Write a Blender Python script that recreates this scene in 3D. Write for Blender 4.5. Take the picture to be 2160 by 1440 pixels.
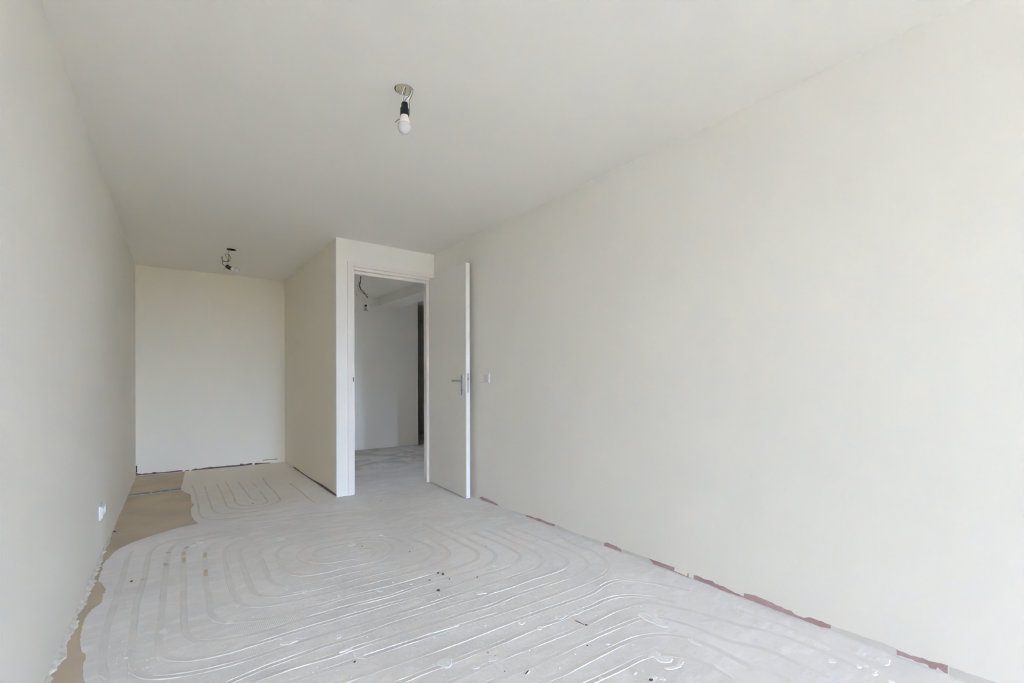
import bpy, bmesh, math, random
from mathutils import Vector, Matrix, noise

sc = bpy.context.scene
for o in list(bpy.data.objects):
    bpy.data.objects.remove(o)

# ------------------------------------------------------------------ camera, sky, window light, exposure
cd = bpy.data.cameras.new('camera')
cam = bpy.data.objects.new('camera', cd)
sc.collection.objects.link(cam)
cd.sensor_fit = 'HORIZONTAL'
cd.sensor_width = 36.0
cd.lens = 930.08 * 36.0 / 2160.0
cd.shift_y = (802.35 - 720.0) / 2160.0
cd.clip_start = 0.05
YAW = math.radians(37.308)
M = Matrix.Rotation(-YAW, 4, 'Z') @ Matrix.Rotation(math.radians(90), 4, 'X') @ Matrix.Rotation(math.radians(-0.134), 4, 'Z')
cam.matrix_world = Matrix.Translation((0, 0, 1.05)) @ M
sc.camera = cam

SKY = 66.0
w = bpy.data.worlds.new('overcast_sky')
sc.world = w
w.use_nodes = True
bg = w.node_tree.nodes['Background']
bg.inputs['Color'].default_value = (0.595, 0.825, 1.31, 1)
bg.inputs['Strength'].default_value = SKY

YR = -6.2                     # room side of the window wall
WX0, WX1, WZ0, WZ1 = 0.80, 2.13, 0.03, 1.75
HZ1 = 1.25                     # top of the added hall window
ld = bpy.data.lights.new('window_portal', 'AREA')
ld.shape = 'RECTANGLE'
ld.size = WX1 - WX0
ld.size_y = WZ1 - WZ0
ld.cycles.is_portal = True
lo = bpy.data.objects.new('window_portal', ld)
lo.location = ((WX0 + WX1) / 2, YR - 0.06, (WZ0 + WZ1) / 2)
lo.rotation_euler = (math.radians(90), 0, 0)   # -Z of the light points along +Y
sc.collection.objects.link(lo)

HY0, HY1 = 5.20, 5.34              # unseen window added to brighten the hall, in the wall at x = 5.1
ld2 = bpy.data.lights.new('hall_fill_portal', 'AREA')
ld2.shape = 'RECTANGLE'
ld2.size = HZ1 - WZ0
ld2.size_y = HY1 - HY0
ld2.cycles.is_portal = True
lo2 = bpy.data.objects.new('hall_fill_portal', ld2)
lo2.location = (5.16, (HY0 + HY1) / 2, (HZ1 + WZ0) / 2)
lo2.rotation_euler = (0, math.radians(90), 0)   # -Z of the light points along -X
sc.collection.objects.link(lo2)

vs = sc.view_settings
vs.view_transform = 'Standard'
vs.look = 'None'
vs.gamma = 1.0
vs.use_curve_mapping = False
vs.exposure = 0.2
sc.cycles.max_bounces = 11
sc.cycles.diffuse_bounces = 11
sc.cycles.use_denoising = True
sc.cycles.use_adaptive_sampling = True
sc.cycles.adaptive_threshold = 0.35
sc.cycles.adaptive_min_samples = 14
sc.cycles.sample_clamp_indirect = 10

random.seed(3)
C = sc.collection
H = 2.349

# ------------------------------------------------------------------ traced plan data (metres)
CHANNELS=[
 [(-0.215,3.599),(-0.224,3.538),(-0.228,3.457),(-0.231,2.867),(-0.236,2.52),(-0.222,2.236),(-0.213,2.175),(-0.196,2.096)],
 [(0.372,3.681),(0.071,3.68),(0.011,3.676),(-0.029,3.669),(-0.066,3.655),(-0.081,3.641),(-0.1,3.606),(-0.117,3.548),(-0.128,3.489),(-0.134,3.429),(-0.134,3.107),(-0.151,2.706),(-0.14,2.243),(-0.131,2.143),(-0.115,2.085),(-0.096,2.05),(-0.084,2.034),(-0.054,2.007),(-0.001,1.978),(0.074,1.951),(0.133,1.939),(0.194,1.933),(0.394,1.933),(0.455,1.931),(0.675,1.91),(0.795,1.903),(0.895,1.891),(0.955,1.887),(1.116,1.886),(1.357,1.878),(1.538,1.877),(1.598,1.881),(1.637,1.891),(1.672,1.91),(1.688,1.923),(1.713,1.954),(1.731,1.99),(1.744,2.048),(1.749,2.129),(1.738,2.45),(1.732,2.53),(1.722,2.61)],
 [(0.184,3.653),(0.105,3.67),(0.085,3.669),(0.066,3.662),(0.05,3.651),(0.022,3.621),(-0.009,3.569),(-0.021,3.531),(-0.03,3.472),(-0.039,3.351),(-0.046,3.13),(-0.057,2.284),(-0.051,2.204),(-0.042,2.164),(-0.027,2.127),(-0.016,2.11),(0.013,2.082),(0.046,2.06),(0.083,2.044),(0.122,2.033),(0.182,2.024),(0.363,2.024),(0.604,2.013),(0.785,2.002),(0.985,1.981),(1.046,1.977),(1.106,1.978),(1.267,1.989),(1.448,1.986),(1.488,1.989),(1.527,1.997),(1.565,2.011),(1.615,2.044),(1.642,2.074),(1.651,2.092),(1.656,2.111),(1.66,2.232),(1.658,2.353),(1.651,2.433),(1.629,2.613)],
 [(0.387,3.546),(0.33,3.567),(0.29,3.574),(0.23,3.576),(0.171,3.566),(0.116,3.54),(0.085,3.515),(0.063,3.481),(0.05,3.443),(0.038,3.363),(0.033,3.283),(0.025,2.376),(0.029,2.295),(0.04,2.236),(0.058,2.2),(0.088,2.173),(0.142,2.146),(0.198,2.124),(0.257,2.11),(0.297,2.106),(0.438,2.108),(0.579,2.103),(0.659,2.097),(0.799,2.077),(0.839,2.075),(1,2.085),(1.181,2.075),(1.322,2.072),(1.383,2.077),(1.421,2.088),(1.475,2.115),(1.506,2.141),(1.53,2.173),(1.542,2.211),(1.547,2.272),(1.542,2.392),(1.545,2.554),(1.531,2.734)],
 [(0.604,3.565),(0.464,3.578),(0.424,3.573),(0.405,3.565),(0.373,3.541),(0.331,3.497),(0.299,3.473),(0.222,3.45),(0.204,3.442),(0.188,3.429),(0.176,3.413),(0.161,3.376),(0.147,3.317),(0.141,3.277),(0.133,3.156),(0.122,2.753),(0.127,2.551),(0.12,2.451),(0.125,2.39),(0.14,2.332),(0.161,2.298),(0.191,2.271),(0.318,2.21),(0.337,2.204),(0.438,2.203),(0.559,2.193),(0.68,2.189),(0.86,2.166),(1.041,2.16),(1.202,2.161),(1.343,2.171),(1.383,2.179),(1.4,2.189),(1.416,2.201),(1.442,2.232),(1.46,2.268),(1.468,2.307),(1.463,2.59),(1.448,2.791),(1.447,2.993)],
 [(0.576,3.4),(0.415,3.41),(0.374,3.409),(0.335,3.403),(0.316,3.394),(0.288,3.366),(0.267,3.332),(0.25,3.295),(0.241,3.255),(0.235,3.215),(0.224,3.034),(0.223,2.609),(0.235,2.469),(0.235,2.449),(0.251,2.412),(0.275,2.38),(0.323,2.343),(0.36,2.328),(0.6,2.291),(0.983,2.264),(1.124,2.269),(1.204,2.282),(1.242,2.296),(1.276,2.317),(1.306,2.344),(1.327,2.379),(1.339,2.417),(1.343,2.457),(1.347,2.68)],
 [(1.178,3.183),(1.1,3.204),(1.043,3.225),(0.902,3.306),(0.865,3.322),(0.826,3.331),(0.786,3.333),(0.685,3.326),(0.564,3.339),(0.524,3.338),(0.484,3.329),(0.408,3.303),(0.372,3.285),(0.356,3.272),(0.342,3.257),(0.323,3.222),(0.312,3.183),(0.304,3.123),(0.303,2.576),(0.308,2.516),(0.32,2.477),(0.33,2.46),(0.357,2.43),(0.373,2.418),(0.409,2.4),(0.468,2.385),(0.568,2.372),(0.73,2.371),(0.911,2.354),(1.053,2.348),(1.134,2.35),(1.202,2.392),(1.234,2.417),(1.259,2.449),(1.274,2.486),(1.28,2.526),(1.278,2.566),(1.249,2.705),(1.237,2.785)],
 [(1.185,3.115),(0.952,3.185),(0.853,3.206),(0.591,3.227),(0.531,3.221),(0.492,3.208),(0.474,3.198),(0.458,3.186),(0.433,3.154),(0.416,3.118),(0.406,3.079),(0.401,3.038),(0.391,2.654),(0.397,2.593),(0.409,2.555),(0.418,2.537),(0.43,2.52),(0.446,2.507),(0.482,2.49),(0.542,2.478),(0.622,2.469),(0.724,2.467),(0.865,2.456),(1.007,2.456),(1.047,2.461),(1.085,2.474),(1.118,2.497),(1.145,2.527),(1.166,2.562),(1.178,2.601),(1.183,2.682)],
 [(1.232,3.019),(1.082,3.078),(0.987,3.109),(0.909,3.129),(0.829,3.142),(0.689,3.14),(0.608,3.133),(0.57,3.121),(0.553,3.111),(0.522,3.085),(0.511,3.068),(0.494,3.032),(0.484,2.993),(0.478,2.933),(0.476,2.792),(0.478,2.732),(0.484,2.692),(0.494,2.653),(0.512,2.617),(0.539,2.588),(0.574,2.567),(0.612,2.557),(0.652,2.551),(0.753,2.551),(0.913,2.533),(0.953,2.534),(0.99,2.55),(1.036,2.588),(1.063,2.618),(1.073,2.636),(1.085,2.674),(1.09,2.734),(1.079,2.793),(1.072,2.812),(1.05,2.846),(1.022,2.874),(1.005,2.884),(0.967,2.897),(0.807,2.92),(0.767,2.924),(0.727,2.921),(0.708,2.914),(0.691,2.904),(0.677,2.889),(0.666,2.872),(0.66,2.854),(0.657,2.834),(0.66,2.814),(0.668,2.795),(0.681,2.781),(0.699,2.772),(0.719,2.77),(0.799,2.78),(0.839,2.781),(0.879,2.778),(0.918,2.767),(0.952,2.746),(0.977,2.715),(0.985,2.696),(0.987,2.676),(0.983,2.657),(0.972,2.64),(0.941,2.615),(0.923,2.607),(0.883,2.604),(0.707,2.646),(0.689,2.654),(0.656,2.677),(0.615,2.722),(0.587,2.775),(0.573,2.833),(0.574,2.874),(0.584,2.912),(0.605,2.947),(0.645,2.992),(0.68,3.012),(0.699,3.016),(0.739,3.016),(0.84,3.01),(0.9,3.003),(0.958,2.988),(0.995,2.971),(1.03,2.951),(1.095,2.905),(1.137,2.861),(1.147,2.844),(1.16,2.806),(1.176,2.707)],
 [(0.09,1.812),(0.15,1.824),(0.271,1.839),(0.474,1.842),(0.595,1.829),(0.737,1.833),(1.021,1.819),(1.061,1.815),(1.141,1.803),(1.222,1.803),(1.344,1.793),(1.486,1.796),(1.648,1.783),(1.709,1.787),(1.748,1.798),(1.784,1.817),(1.812,1.845),(1.827,1.883),(1.832,1.923),(1.837,2.004),(1.837,2.086),(1.819,2.369),(1.82,2.43),(1.832,2.572)],
 [(0.163,1.783),(0.345,1.777),(0.465,1.757),(0.587,1.754),(0.909,1.724),(1.031,1.717),(1.171,1.697),(1.292,1.706),(1.353,1.706),(1.697,1.685),(1.757,1.692),(1.815,1.709),(1.851,1.727),(1.868,1.739),(1.894,1.77),(1.904,1.788),(1.917,1.826),(1.927,1.886),(1.936,2.007),(1.933,2.128),(1.924,2.31),(1.905,2.492)],
 [(0.258,1.705),(0.42,1.687),(0.622,1.672),(1.025,1.635),(1.287,1.606),(1.671,1.589),(1.813,1.595),(1.853,1.602),(1.891,1.616),(1.908,1.626),(1.94,1.652),(1.977,1.699),(1.996,1.735),(2.011,1.773),(2.029,1.831),(2.036,1.87),(2.036,1.891),(2.022,1.97),(2.024,2.011),(2.066,2.209)],
 [(0.401,1.59),(0.907,1.541),(1.172,1.532),(1.578,1.496),(1.659,1.496),(1.718,1.511),(1.758,1.517),(1.819,1.514),(1.858,1.501),(1.875,1.491),(1.891,1.478),(1.917,1.447),(1.968,1.359),(2.039,1.212)],
 [(0.571,1.47),(0.632,1.461),(0.714,1.458),(0.816,1.448),(1.061,1.434),(1.205,1.431),(1.327,1.416),(1.45,1.415),(1.552,1.407),(1.613,1.412),(1.674,1.404),(1.732,1.384),(1.766,1.362),(1.796,1.333),(1.832,1.283),(1.873,1.19)],
 [(0.697,1.356),(0.839,1.354),(0.961,1.355),(1.305,1.322),(1.427,1.318),(1.589,1.318),(1.69,1.303),(1.729,1.292),(1.765,1.274),(1.793,1.245),(1.866,1.099),(1.885,1.042),(1.914,0.923),(1.958,0.832),(1.97,0.793),(1.985,0.713),(1.988,0.652),(1.984,0.571),(1.973,0.49)],
 [(0.787,1.276),(0.93,1.264),(1.072,1.245),(1.215,1.242),(1.357,1.232),(1.343,1.236),(1.546,1.218),(1.627,1.206),(1.665,1.192),(1.683,1.181),(1.709,1.15),(1.733,1.094),(1.753,1.014),(1.765,0.892),(1.781,0.855),(1.814,0.803),(1.827,0.765),(1.831,0.724),(1.83,0.56)],
 [(0.929,1.168),(0.99,1.163),(1.113,1.147),(1.382,1.138),(1.443,1.133),(1.484,1.126),(1.523,1.114),(1.578,1.087),(1.611,1.061),(1.638,1.03),(1.657,0.994),(1.67,0.955),(1.679,0.894),(1.673,0.791),(1.68,0.751),(1.7,0.693),(1.7,0.631)],
 [(1.033,1.065),(1.138,1.057),(1.264,1.042),(1.39,1.034),(1.451,1.018),(1.487,0.997),(1.502,0.982),(1.526,0.948),(1.552,0.89),(1.562,0.828),(1.569,0.681)],
 [(2.041,0.971),(2.059,0.846),(2.068,0.74),(2.066,0.698),(2.051,0.614),(2.047,0.572),(2.048,0.53),(2.058,0.446)],
 [(0.127,5.542),(0.147,4.996),(0.148,4.552),(0.144,4.289),(0.154,4.188),(0.161,4.149),(0.174,4.11),(0.183,4.092),(0.207,4.06),(0.238,4.035),(0.256,4.024),(0.294,4.01),(0.372,3.989),(0.487,3.953),(0.546,3.94),(0.607,3.935),(0.788,3.948)],
 [(0.226,5.38),(0.233,4.402),(0.237,4.341),(0.249,4.261),(0.262,4.222),(0.272,4.204),(0.3,4.175),(0.335,4.154),(0.39,4.127),(0.521,4.072)],
 [(0.328,5.429),(0.34,5.003),(0.336,4.415),(0.34,4.374),(0.35,4.335),(0.376,4.28),(0.402,4.25),(0.419,4.237),(0.454,4.218),(0.513,4.203),(0.553,4.203),(0.593,4.214),(0.647,4.242),(0.694,4.279),(0.72,4.311),(0.734,4.349),(0.738,4.389),(0.744,4.815)],
 [(0.411,5.545),(0.418,4.877),(0.415,4.654),(0.407,4.493),(0.41,4.452),(0.424,4.393),(0.439,4.356),(0.461,4.322),(0.476,4.308),(0.512,4.289),(0.552,4.283),(0.572,4.286),(0.591,4.292),(0.608,4.302),(0.622,4.317),(0.631,4.335),(0.635,4.355),(0.638,4.395),(0.637,4.82)],
 [(0.514,5.419),(0.525,4.883),(0.526,4.635),(0.536,4.553),(0.564,4.454)],
 [(0.627,5.286),(0.638,4.978)],
 [(0.747,5.477),(0.734,5.084),(0.744,4.815)],
 [(0.926,5.008),(0.943,4.599),(0.941,4.231),(0.953,4.026)],
 [(0.276,3.672),(0.42,3.646),(0.582,3.605),(0.663,3.589),(0.767,3.58),(0.996,3.573)],
 [(0.362,3.879),(0.473,3.82),(0.531,3.797),(0.592,3.784),(0.717,3.774),(0.799,3.757),(0.919,3.722),(1.197,3.631)],
 [(0.349,3.738),(0.53,3.699),(0.713,3.676),(0.813,3.651),(0.97,3.602),(1.203,3.521),(1.55,3.389)],
]
SKIM_EDGE=[(0.069,6.095),(0.056,5.776),(0.036,5.365),(0.071,5.185),(0.105,5.085),(0.105,4.714),(0.121,4.665),(0.118,4.613),(0.098,4.525),(0.094,4.43),(0.095,4.245),(0.113,4.084),(0.134,3.998),(0.086,3.979),(0.022,3.974),(-0.067,3.917),(-0.15,3.863),(-0.227,3.793),(-0.279,3.713),(-0.301,3.665),(-0.313,3.596),(-0.319,3.541),(-0.329,3.505),(-0.337,3.414),(-0.329,3.367),(-0.331,3.279),(-0.331,3.218),(-0.326,3.168),(-0.309,3.12),(-0.297,3.077),(-0.282,3.012),(-0.283,2.976),(-0.29,2.955),(-0.285,2.892),(-0.285,2.849),(-0.295,2.82),(-0.29,2.831),(-0.311,2.789),(-0.321,2.717),(-0.325,2.663),(-0.322,2.598),(-0.319,2.544),(-0.311,2.473),(-0.299,2.41),(-0.284,2.361),(-0.274,2.318),(-0.277,2.278),(-0.274,2.237),(-0.265,2.179),(-0.254,2.122),(-0.245,2.069)]
RIGHT_PINK=[
 [(2.231,0.015),(2.2,0.03),(2.083,0.027),(1.955,0.015),(1.945,0.003),(2.05,-0.008),(2.166,-0.003)],
 [(1.595,0.015),(1.519,0.019),(1.488,0.016),(1.432,0.026),(1.348,0.02),(1.267,0.025),(1.273,0.007),(1.36,0.004),(1.444,0.003),(1.492,0.007),(1.591,0.004)],
 [(0.816,0.022),(0.792,0.031),(0.745,0.028),(0.685,0.023),(0.682,0.006),(0.739,-0),(0.816,0)],
 [(0.49,0.026),(0.443,0.026),(0.395,0.028),(0.358,0.028),(0.326,0.028),(0.331,0.009),(0.252,0.006),(0.251,0.026),(0.244,0.026),(0.245,0.005),(0.214,0.001),(0.215,0.026),(0.189,0.029),(0.173,0.029),(0.161,0.024),(0.114,0.031),(0.102,0.022),(0.053,0.023),(0.005,0.013),(-0.02,0.014),(-0.02,0.003),(0.053,-0.001),(0.153,-0.005),(0.214,-0.003),(0.331,-0.004),(0.453,0),(0.467,0.009)],
 [(-0.02,0.013),(-0.04,0.012),(-0.04,0.027),(-0.065,0.032),(-0.088,0.036),(-0.131,0.033),(-0.163,0.032),(-0.182,0.028),(-0.204,0.028),(-0.228,0.024),(-0.246,0.025),(-0.255,0.017),(-0.269,0.015),(-0.292,0.015),(-0.312,0.027),(-0.359,0.029),(-0.391,0.027),(-0.391,0.013),(-0.359,0.006),(-0.304,-0),(-0.246,0.004),(-0.154,0.004),(-0.082,0.004),(-0.02,0.005)],
 [(-0.602,0.027),(-0.61,0.024),(-0.631,0.026),(-0.641,0.024),(-0.651,0.026),(-0.677,0.03),(-0.691,0.028),(-0.704,0.03),(-0.723,0.035),(-0.742,0.036),(-0.742,0.008),(-0.734,0.006),(-0.716,0.017),(-0.709,0.003),(-0.693,0.002),(-0.69,0.013),(-0.671,0.009),(-0.658,0.007),(-0.645,0.01),(-0.603,0.006)],
]
RIGHT_GREY=[
 [(1.791,0.006),(1.597,0.017),(1.595,-0.005),(1.776,-0.008)],
 [(1.267,0.025),(1.064,0.017),(0.817,0.025),(0.817,-0.001),(1.024,0.001),(1.273,0.005)],
 [(0.685,0.024),(0.584,0.027),(0.49,0.027),(0.462,-0.002),(0.584,-0.006),(0.682,0.003)],
 [(-0.39,0.026),(-0.462,0.029),(-0.522,0.03),(-0.568,0.032),(-0.603,0.027),(-0.614,-0.003),(-0.534,-0),(-0.462,-0.001),(-0.362,-0.002),(-0.362,0.008),(-0.388,0.012)],
]
BACK_PINK=[
 [(-0.003,0.05),(0.014,0.026),(0.052,0.016),(0.086,0.02),(0.129,0.012),(0.151,0.026),(0.19,0.016),(0.225,0.014),(0.297,0.014),(0.369,0.017),(0.415,0.016),(0.418,0),(0.297,0),(0.19,0),(0.018,0),(-0.003,0)],
 [(0.438,0.011),(0.48,0.012),(0.482,0.002),(0.441,0.002)],
 [(0.499,0.008),(0.546,0.022),(0.56,0.012),(0.613,0.018),(0.681,0.022),(0.75,0.018),(0.85,0.018),(0.983,0.016),(0.989,0.03),(1.046,0.017),(1.11,0.026),(1.126,0.008),(1.046,0),(0.85,0),(0.71,0),(0.556,0),(0.504,0)],
 [(1.142,0.013),(1.164,0.025),(1.185,0.017),(1.262,0.012),(1.317,0.009),(1.317,0),(1.218,0),(1.144,0)],
]
PART_PINK=[
 [(0.436,0),(0.568,0.021),(0.819,0.014),(1.095,0.013),(1.349,0.014),(1.729,0.028),(2.032,0.029),(2.216,0.023),(2.221,0.008),(1.967,0.004),(1.429,0),(1.006,0),(0.568,0)],
]
BLOBS=[
 [(-0.032,2.358),(-0.029,2.349),(-0.03,2.338),(-0.036,2.334),(-0.044,2.338),(-0.049,2.345),(-0.054,2.351),(-0.058,2.359),(-0.056,2.368),(-0.053,2.374),(-0.049,2.382),(-0.041,2.385),(-0.034,2.376),(-0.032,2.365)],
 [(0.136,3.502),(0.129,3.503),(0.126,3.502),(0.121,3.502),(0.114,3.506),(0.109,3.516),(0.105,3.527),(0.102,3.537),(0.105,3.542),(0.111,3.541),(0.117,3.534),(0.122,3.529),(0.131,3.523),(0.136,3.51)],
 [(0.092,3.486),(0.086,3.48),(0.084,3.475),(0.08,3.469),(0.074,3.465),(0.067,3.468),(0.064,3.476),(0.063,3.483),(0.065,3.489),(0.068,3.495),(0.074,3.498),(0.08,3.5),(0.087,3.501),(0.093,3.495)],
 [(-0.092,2.683),(-0.089,2.673),(-0.092,2.669),(-0.097,2.671),(-0.101,2.677),(-0.104,2.679),(-0.108,2.684),(-0.109,2.691),(-0.109,2.697),(-0.107,2.702),(-0.103,2.704),(-0.099,2.7),(-0.096,2.693),(-0.094,2.688)],
 [(-0.147,2.222),(-0.147,2.219),(-0.148,2.216),(-0.151,2.217),(-0.153,2.219),(-0.155,2.221),(-0.157,2.222),(-0.16,2.226),(-0.16,2.229),(-0.157,2.23),(-0.155,2.229),(-0.152,2.229),(-0.15,2.227),(-0.148,2.225)],
 [(0.451,2.47),(0.451,2.46),(0.447,2.451),(0.441,2.452),(0.437,2.463),(0.434,2.473),(0.433,2.484),(0.435,2.494),(0.439,2.499),(0.442,2.504),(0.448,2.509),(0.454,2.503),(0.457,2.49),(0.453,2.477)],
 [(0.526,2.372),(0.525,2.364),(0.52,2.356),(0.512,2.352),(0.504,2.352),(0.497,2.356),(0.497,2.365),(0.498,2.373),(0.498,2.38),(0.5,2.39),(0.508,2.398),(0.517,2.393),(0.52,2.385),(0.522,2.379)],
 [(0.238,2.43),(0.24,2.42),(0.237,2.408),(0.233,2.402),(0.23,2.397),(0.226,2.396),(0.223,2.4),(0.221,2.408),(0.219,2.415),(0.219,2.427),(0.223,2.437),(0.228,2.436),(0.23,2.432),(0.234,2.433)],
 [(0.195,2.272),(0.196,2.267),(0.193,2.263),(0.186,2.262),(0.18,2.263),(0.173,2.265),(0.168,2.271),(0.17,2.276),(0.174,2.279),(0.175,2.284),(0.179,2.289),(0.188,2.288),(0.193,2.282),(0.195,2.276)],
 [(0.018,2.834),(0.018,2.829),(0.015,2.826),(0.012,2.824),(0.008,2.826),(0.004,2.828),(-0.001,2.831),(-0.003,2.837),(-0,2.842),(0.005,2.842),(0.007,2.842),(0.011,2.845),(0.016,2.844),(0.019,2.839)],
 [(-0.198,2.101),(-0.199,2.099),(-0.201,2.099),(-0.206,2.107),(-0.211,2.118),(-0.213,2.126),(-0.216,2.133),(-0.219,2.143),(-0.22,2.149),(-0.215,2.143),(-0.209,2.131),(-0.205,2.123),(-0.201,2.114),(-0.197,2.105)],
 [(0.391,1.944),(0.38,1.941),(0.371,1.94),(0.363,1.938),(0.352,1.939),(0.343,1.945),(0.335,1.951),(0.331,1.959),(0.334,1.966),(0.345,1.967),(0.356,1.964),(0.365,1.962),(0.377,1.96),(0.39,1.953)],
 [(0.439,1.952),(0.43,1.949),(0.424,1.947),(0.416,1.947),(0.408,1.949),(0.401,1.954),(0.396,1.96),(0.39,1.968),(0.393,1.974),(0.403,1.974),(0.412,1.969),(0.418,1.968),(0.428,1.966),(0.438,1.96)],
 [(0.542,1.875),(0.541,1.87),(0.537,1.865),(0.532,1.862),(0.527,1.862),(0.52,1.861),(0.517,1.867),(0.519,1.874),(0.524,1.878),(0.525,1.882),(0.529,1.888),(0.536,1.89),(0.541,1.886),(0.542,1.88)],
 [(0.547,1.758),(0.54,1.754),(0.536,1.751),(0.532,1.747),(0.524,1.743),(0.517,1.744),(0.515,1.749),(0.515,1.753),(0.517,1.757),(0.521,1.761),(0.527,1.763),(0.533,1.765),(0.54,1.765),(0.547,1.763)],
 [(0.569,1.675),(0.567,1.664),(0.558,1.67),(0.55,1.678),(0.543,1.688),(0.54,1.701),(0.54,1.711),(0.542,1.719),(0.545,1.726),(0.551,1.731),(0.56,1.725),(0.565,1.708),(0.567,1.696),(0.568,1.686)],
 [(0.282,2.271),(0.282,2.267),(0.28,2.263),(0.276,2.258),(0.272,2.257),(0.27,2.258),(0.268,2.259),(0.264,2.259),(0.263,2.262),(0.266,2.268),(0.271,2.27),(0.275,2.272),(0.278,2.273),(0.281,2.274)],
 [(0.82,1.454),(0.815,1.444),(0.807,1.433),(0.794,1.426),(0.783,1.432),(0.78,1.443),(0.777,1.45),(0.773,1.458),(0.771,1.472),(0.784,1.48),(0.797,1.481),(0.807,1.476),(0.815,1.472),(0.822,1.464)],
 [(0.972,1.367),(0.967,1.362),(0.961,1.357),(0.953,1.355),(0.945,1.355),(0.942,1.358),(0.935,1.359),(0.93,1.362),(0.931,1.368),(0.941,1.372),(0.95,1.373),(0.956,1.372),(0.964,1.373),(0.971,1.371)],
 [(0.883,1.362),(0.882,1.357),(0.875,1.357),(0.869,1.358),(0.865,1.36),(0.861,1.362),(0.858,1.365),(0.857,1.368),(0.859,1.372),(0.864,1.374),(0.87,1.375),(0.874,1.371),(0.876,1.368),(0.88,1.366)],
 [(1.224,1.82),(1.219,1.81),(1.207,1.809),(1.198,1.815),(1.191,1.818),(1.181,1.82),(1.175,1.828),(1.179,1.837),(1.187,1.843),(1.197,1.846),(1.206,1.846),(1.215,1.843),(1.218,1.835),(1.221,1.829)],
 [(1.234,1.674),(1.23,1.672),(1.226,1.672),(1.222,1.672),(1.218,1.672),(1.215,1.675),(1.215,1.681),(1.219,1.685),(1.224,1.687),(1.227,1.689),(1.232,1.69),(1.236,1.689),(1.237,1.684),(1.235,1.679)],
 [(1.198,1.486),(1.194,1.486),(1.19,1.484),(1.183,1.484),(1.177,1.491),(1.178,1.5),(1.18,1.505),(1.182,1.509),(1.185,1.513),(1.19,1.513),(1.195,1.508),(1.2,1.503),(1.204,1.495),(1.202,1.488)],
 [(1.23,1.412),(1.227,1.407),(1.222,1.405),(1.218,1.407),(1.214,1.41),(1.212,1.414),(1.212,1.419),(1.216,1.422),(1.219,1.424),(1.223,1.427),(1.229,1.428),(1.234,1.425),(1.234,1.419),(1.23,1.415)],
 [(1.487,1.412),(1.476,1.403),(1.456,1.398),(1.437,1.396),(1.422,1.4),(1.411,1.404),(1.393,1.408),(1.384,1.417),(1.398,1.427),(1.424,1.429),(1.441,1.429),(1.458,1.43),(1.481,1.43),(1.488,1.421)],
 [(1.4,1.424),(1.388,1.417),(1.373,1.415),(1.36,1.412),(1.347,1.413),(1.341,1.418),(1.334,1.423),(1.334,1.43),(1.335,1.439),(1.35,1.445),(1.366,1.442),(1.374,1.437),(1.385,1.436),(1.399,1.432)],
 [(1.666,1.097),(1.649,1.103),(1.641,1.126),(1.641,1.151),(1.636,1.17),(1.637,1.198),(1.647,1.226),(1.664,1.233),(1.68,1.232),(1.692,1.22),(1.696,1.195),(1.692,1.171),(1.685,1.151),(1.682,1.12)],
 [(1.698,1.171),(1.692,1.176),(1.687,1.176),(1.679,1.179),(1.675,1.191),(1.679,1.203),(1.683,1.211),(1.689,1.218),(1.696,1.217),(1.701,1.211),(1.705,1.203),(1.711,1.195),(1.714,1.18),(1.706,1.171)],
 [(1.476,1.009),(1.477,1.004),(1.469,0.999),(1.453,1.001),(1.442,1.006),(1.435,1.011),(1.43,1.015),(1.429,1.02),(1.435,1.023),(1.445,1.025),(1.459,1.024),(1.473,1.022),(1.483,1.017),(1.479,1.012)],
 [(1.477,0.955),(1.472,0.952),(1.463,0.95),(1.448,0.958),(1.435,0.973),(1.433,0.985),(1.439,0.989),(1.438,0.998),(1.441,1.006),(1.453,1.004),(1.468,0.991),(1.478,0.978),(1.488,0.964),(1.485,0.956)],
 [(1.509,0.929),(1.507,0.925),(1.503,0.921),(1.492,0.918),(1.48,0.916),(1.471,0.917),(1.461,0.918),(1.463,0.923),(1.472,0.928),(1.482,0.93),(1.488,0.934),(1.501,0.938),(1.514,0.939),(1.516,0.934)],
 [(1.471,0.912),(1.46,0.913),(1.449,0.917),(1.44,0.919),(1.429,0.924),(1.422,0.93),(1.418,0.934),(1.416,0.939),(1.418,0.943),(1.431,0.939),(1.442,0.933),(1.45,0.929),(1.46,0.924),(1.47,0.917)],
 [(1.645,0.938),(1.643,0.946),(1.641,0.951),(1.64,0.958),(1.639,0.968),(1.644,0.979),(1.649,0.987),(1.654,0.993),(1.659,0.991),(1.66,0.982),(1.658,0.971),(1.657,0.963),(1.656,0.95),(1.651,0.938)],
 [(1.351,0.931),(1.345,0.931),(1.339,0.933),(1.335,0.937),(1.33,0.938),(1.323,0.943),(1.323,0.947),(1.327,0.949),(1.332,0.949),(1.337,0.949),(1.342,0.947),(1.346,0.943),(1.349,0.94),(1.351,0.935)],
 [(1.361,0.906),(1.356,0.906),(1.354,0.909),(1.353,0.912),(1.352,0.914),(1.35,0.918),(1.353,0.922),(1.358,0.924),(1.361,0.923),(1.365,0.922),(1.367,0.92),(1.367,0.916),(1.367,0.913),(1.365,0.909)],
 [(1.56,0.76),(1.559,0.768),(1.56,0.78),(1.559,0.788),(1.56,0.804),(1.565,0.824),(1.57,0.829),(1.572,0.822),(1.575,0.824),(1.578,0.82),(1.578,0.807),(1.574,0.789),(1.569,0.776),(1.564,0.765)],
 [(1.573,0.808),(1.569,0.803),(1.567,0.809),(1.569,0.821),(1.57,0.831),(1.573,0.84),(1.575,0.845),(1.577,0.844),(1.58,0.845),(1.582,0.844),(1.583,0.835),(1.581,0.822),(1.577,0.816),(1.575,0.813)],
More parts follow.
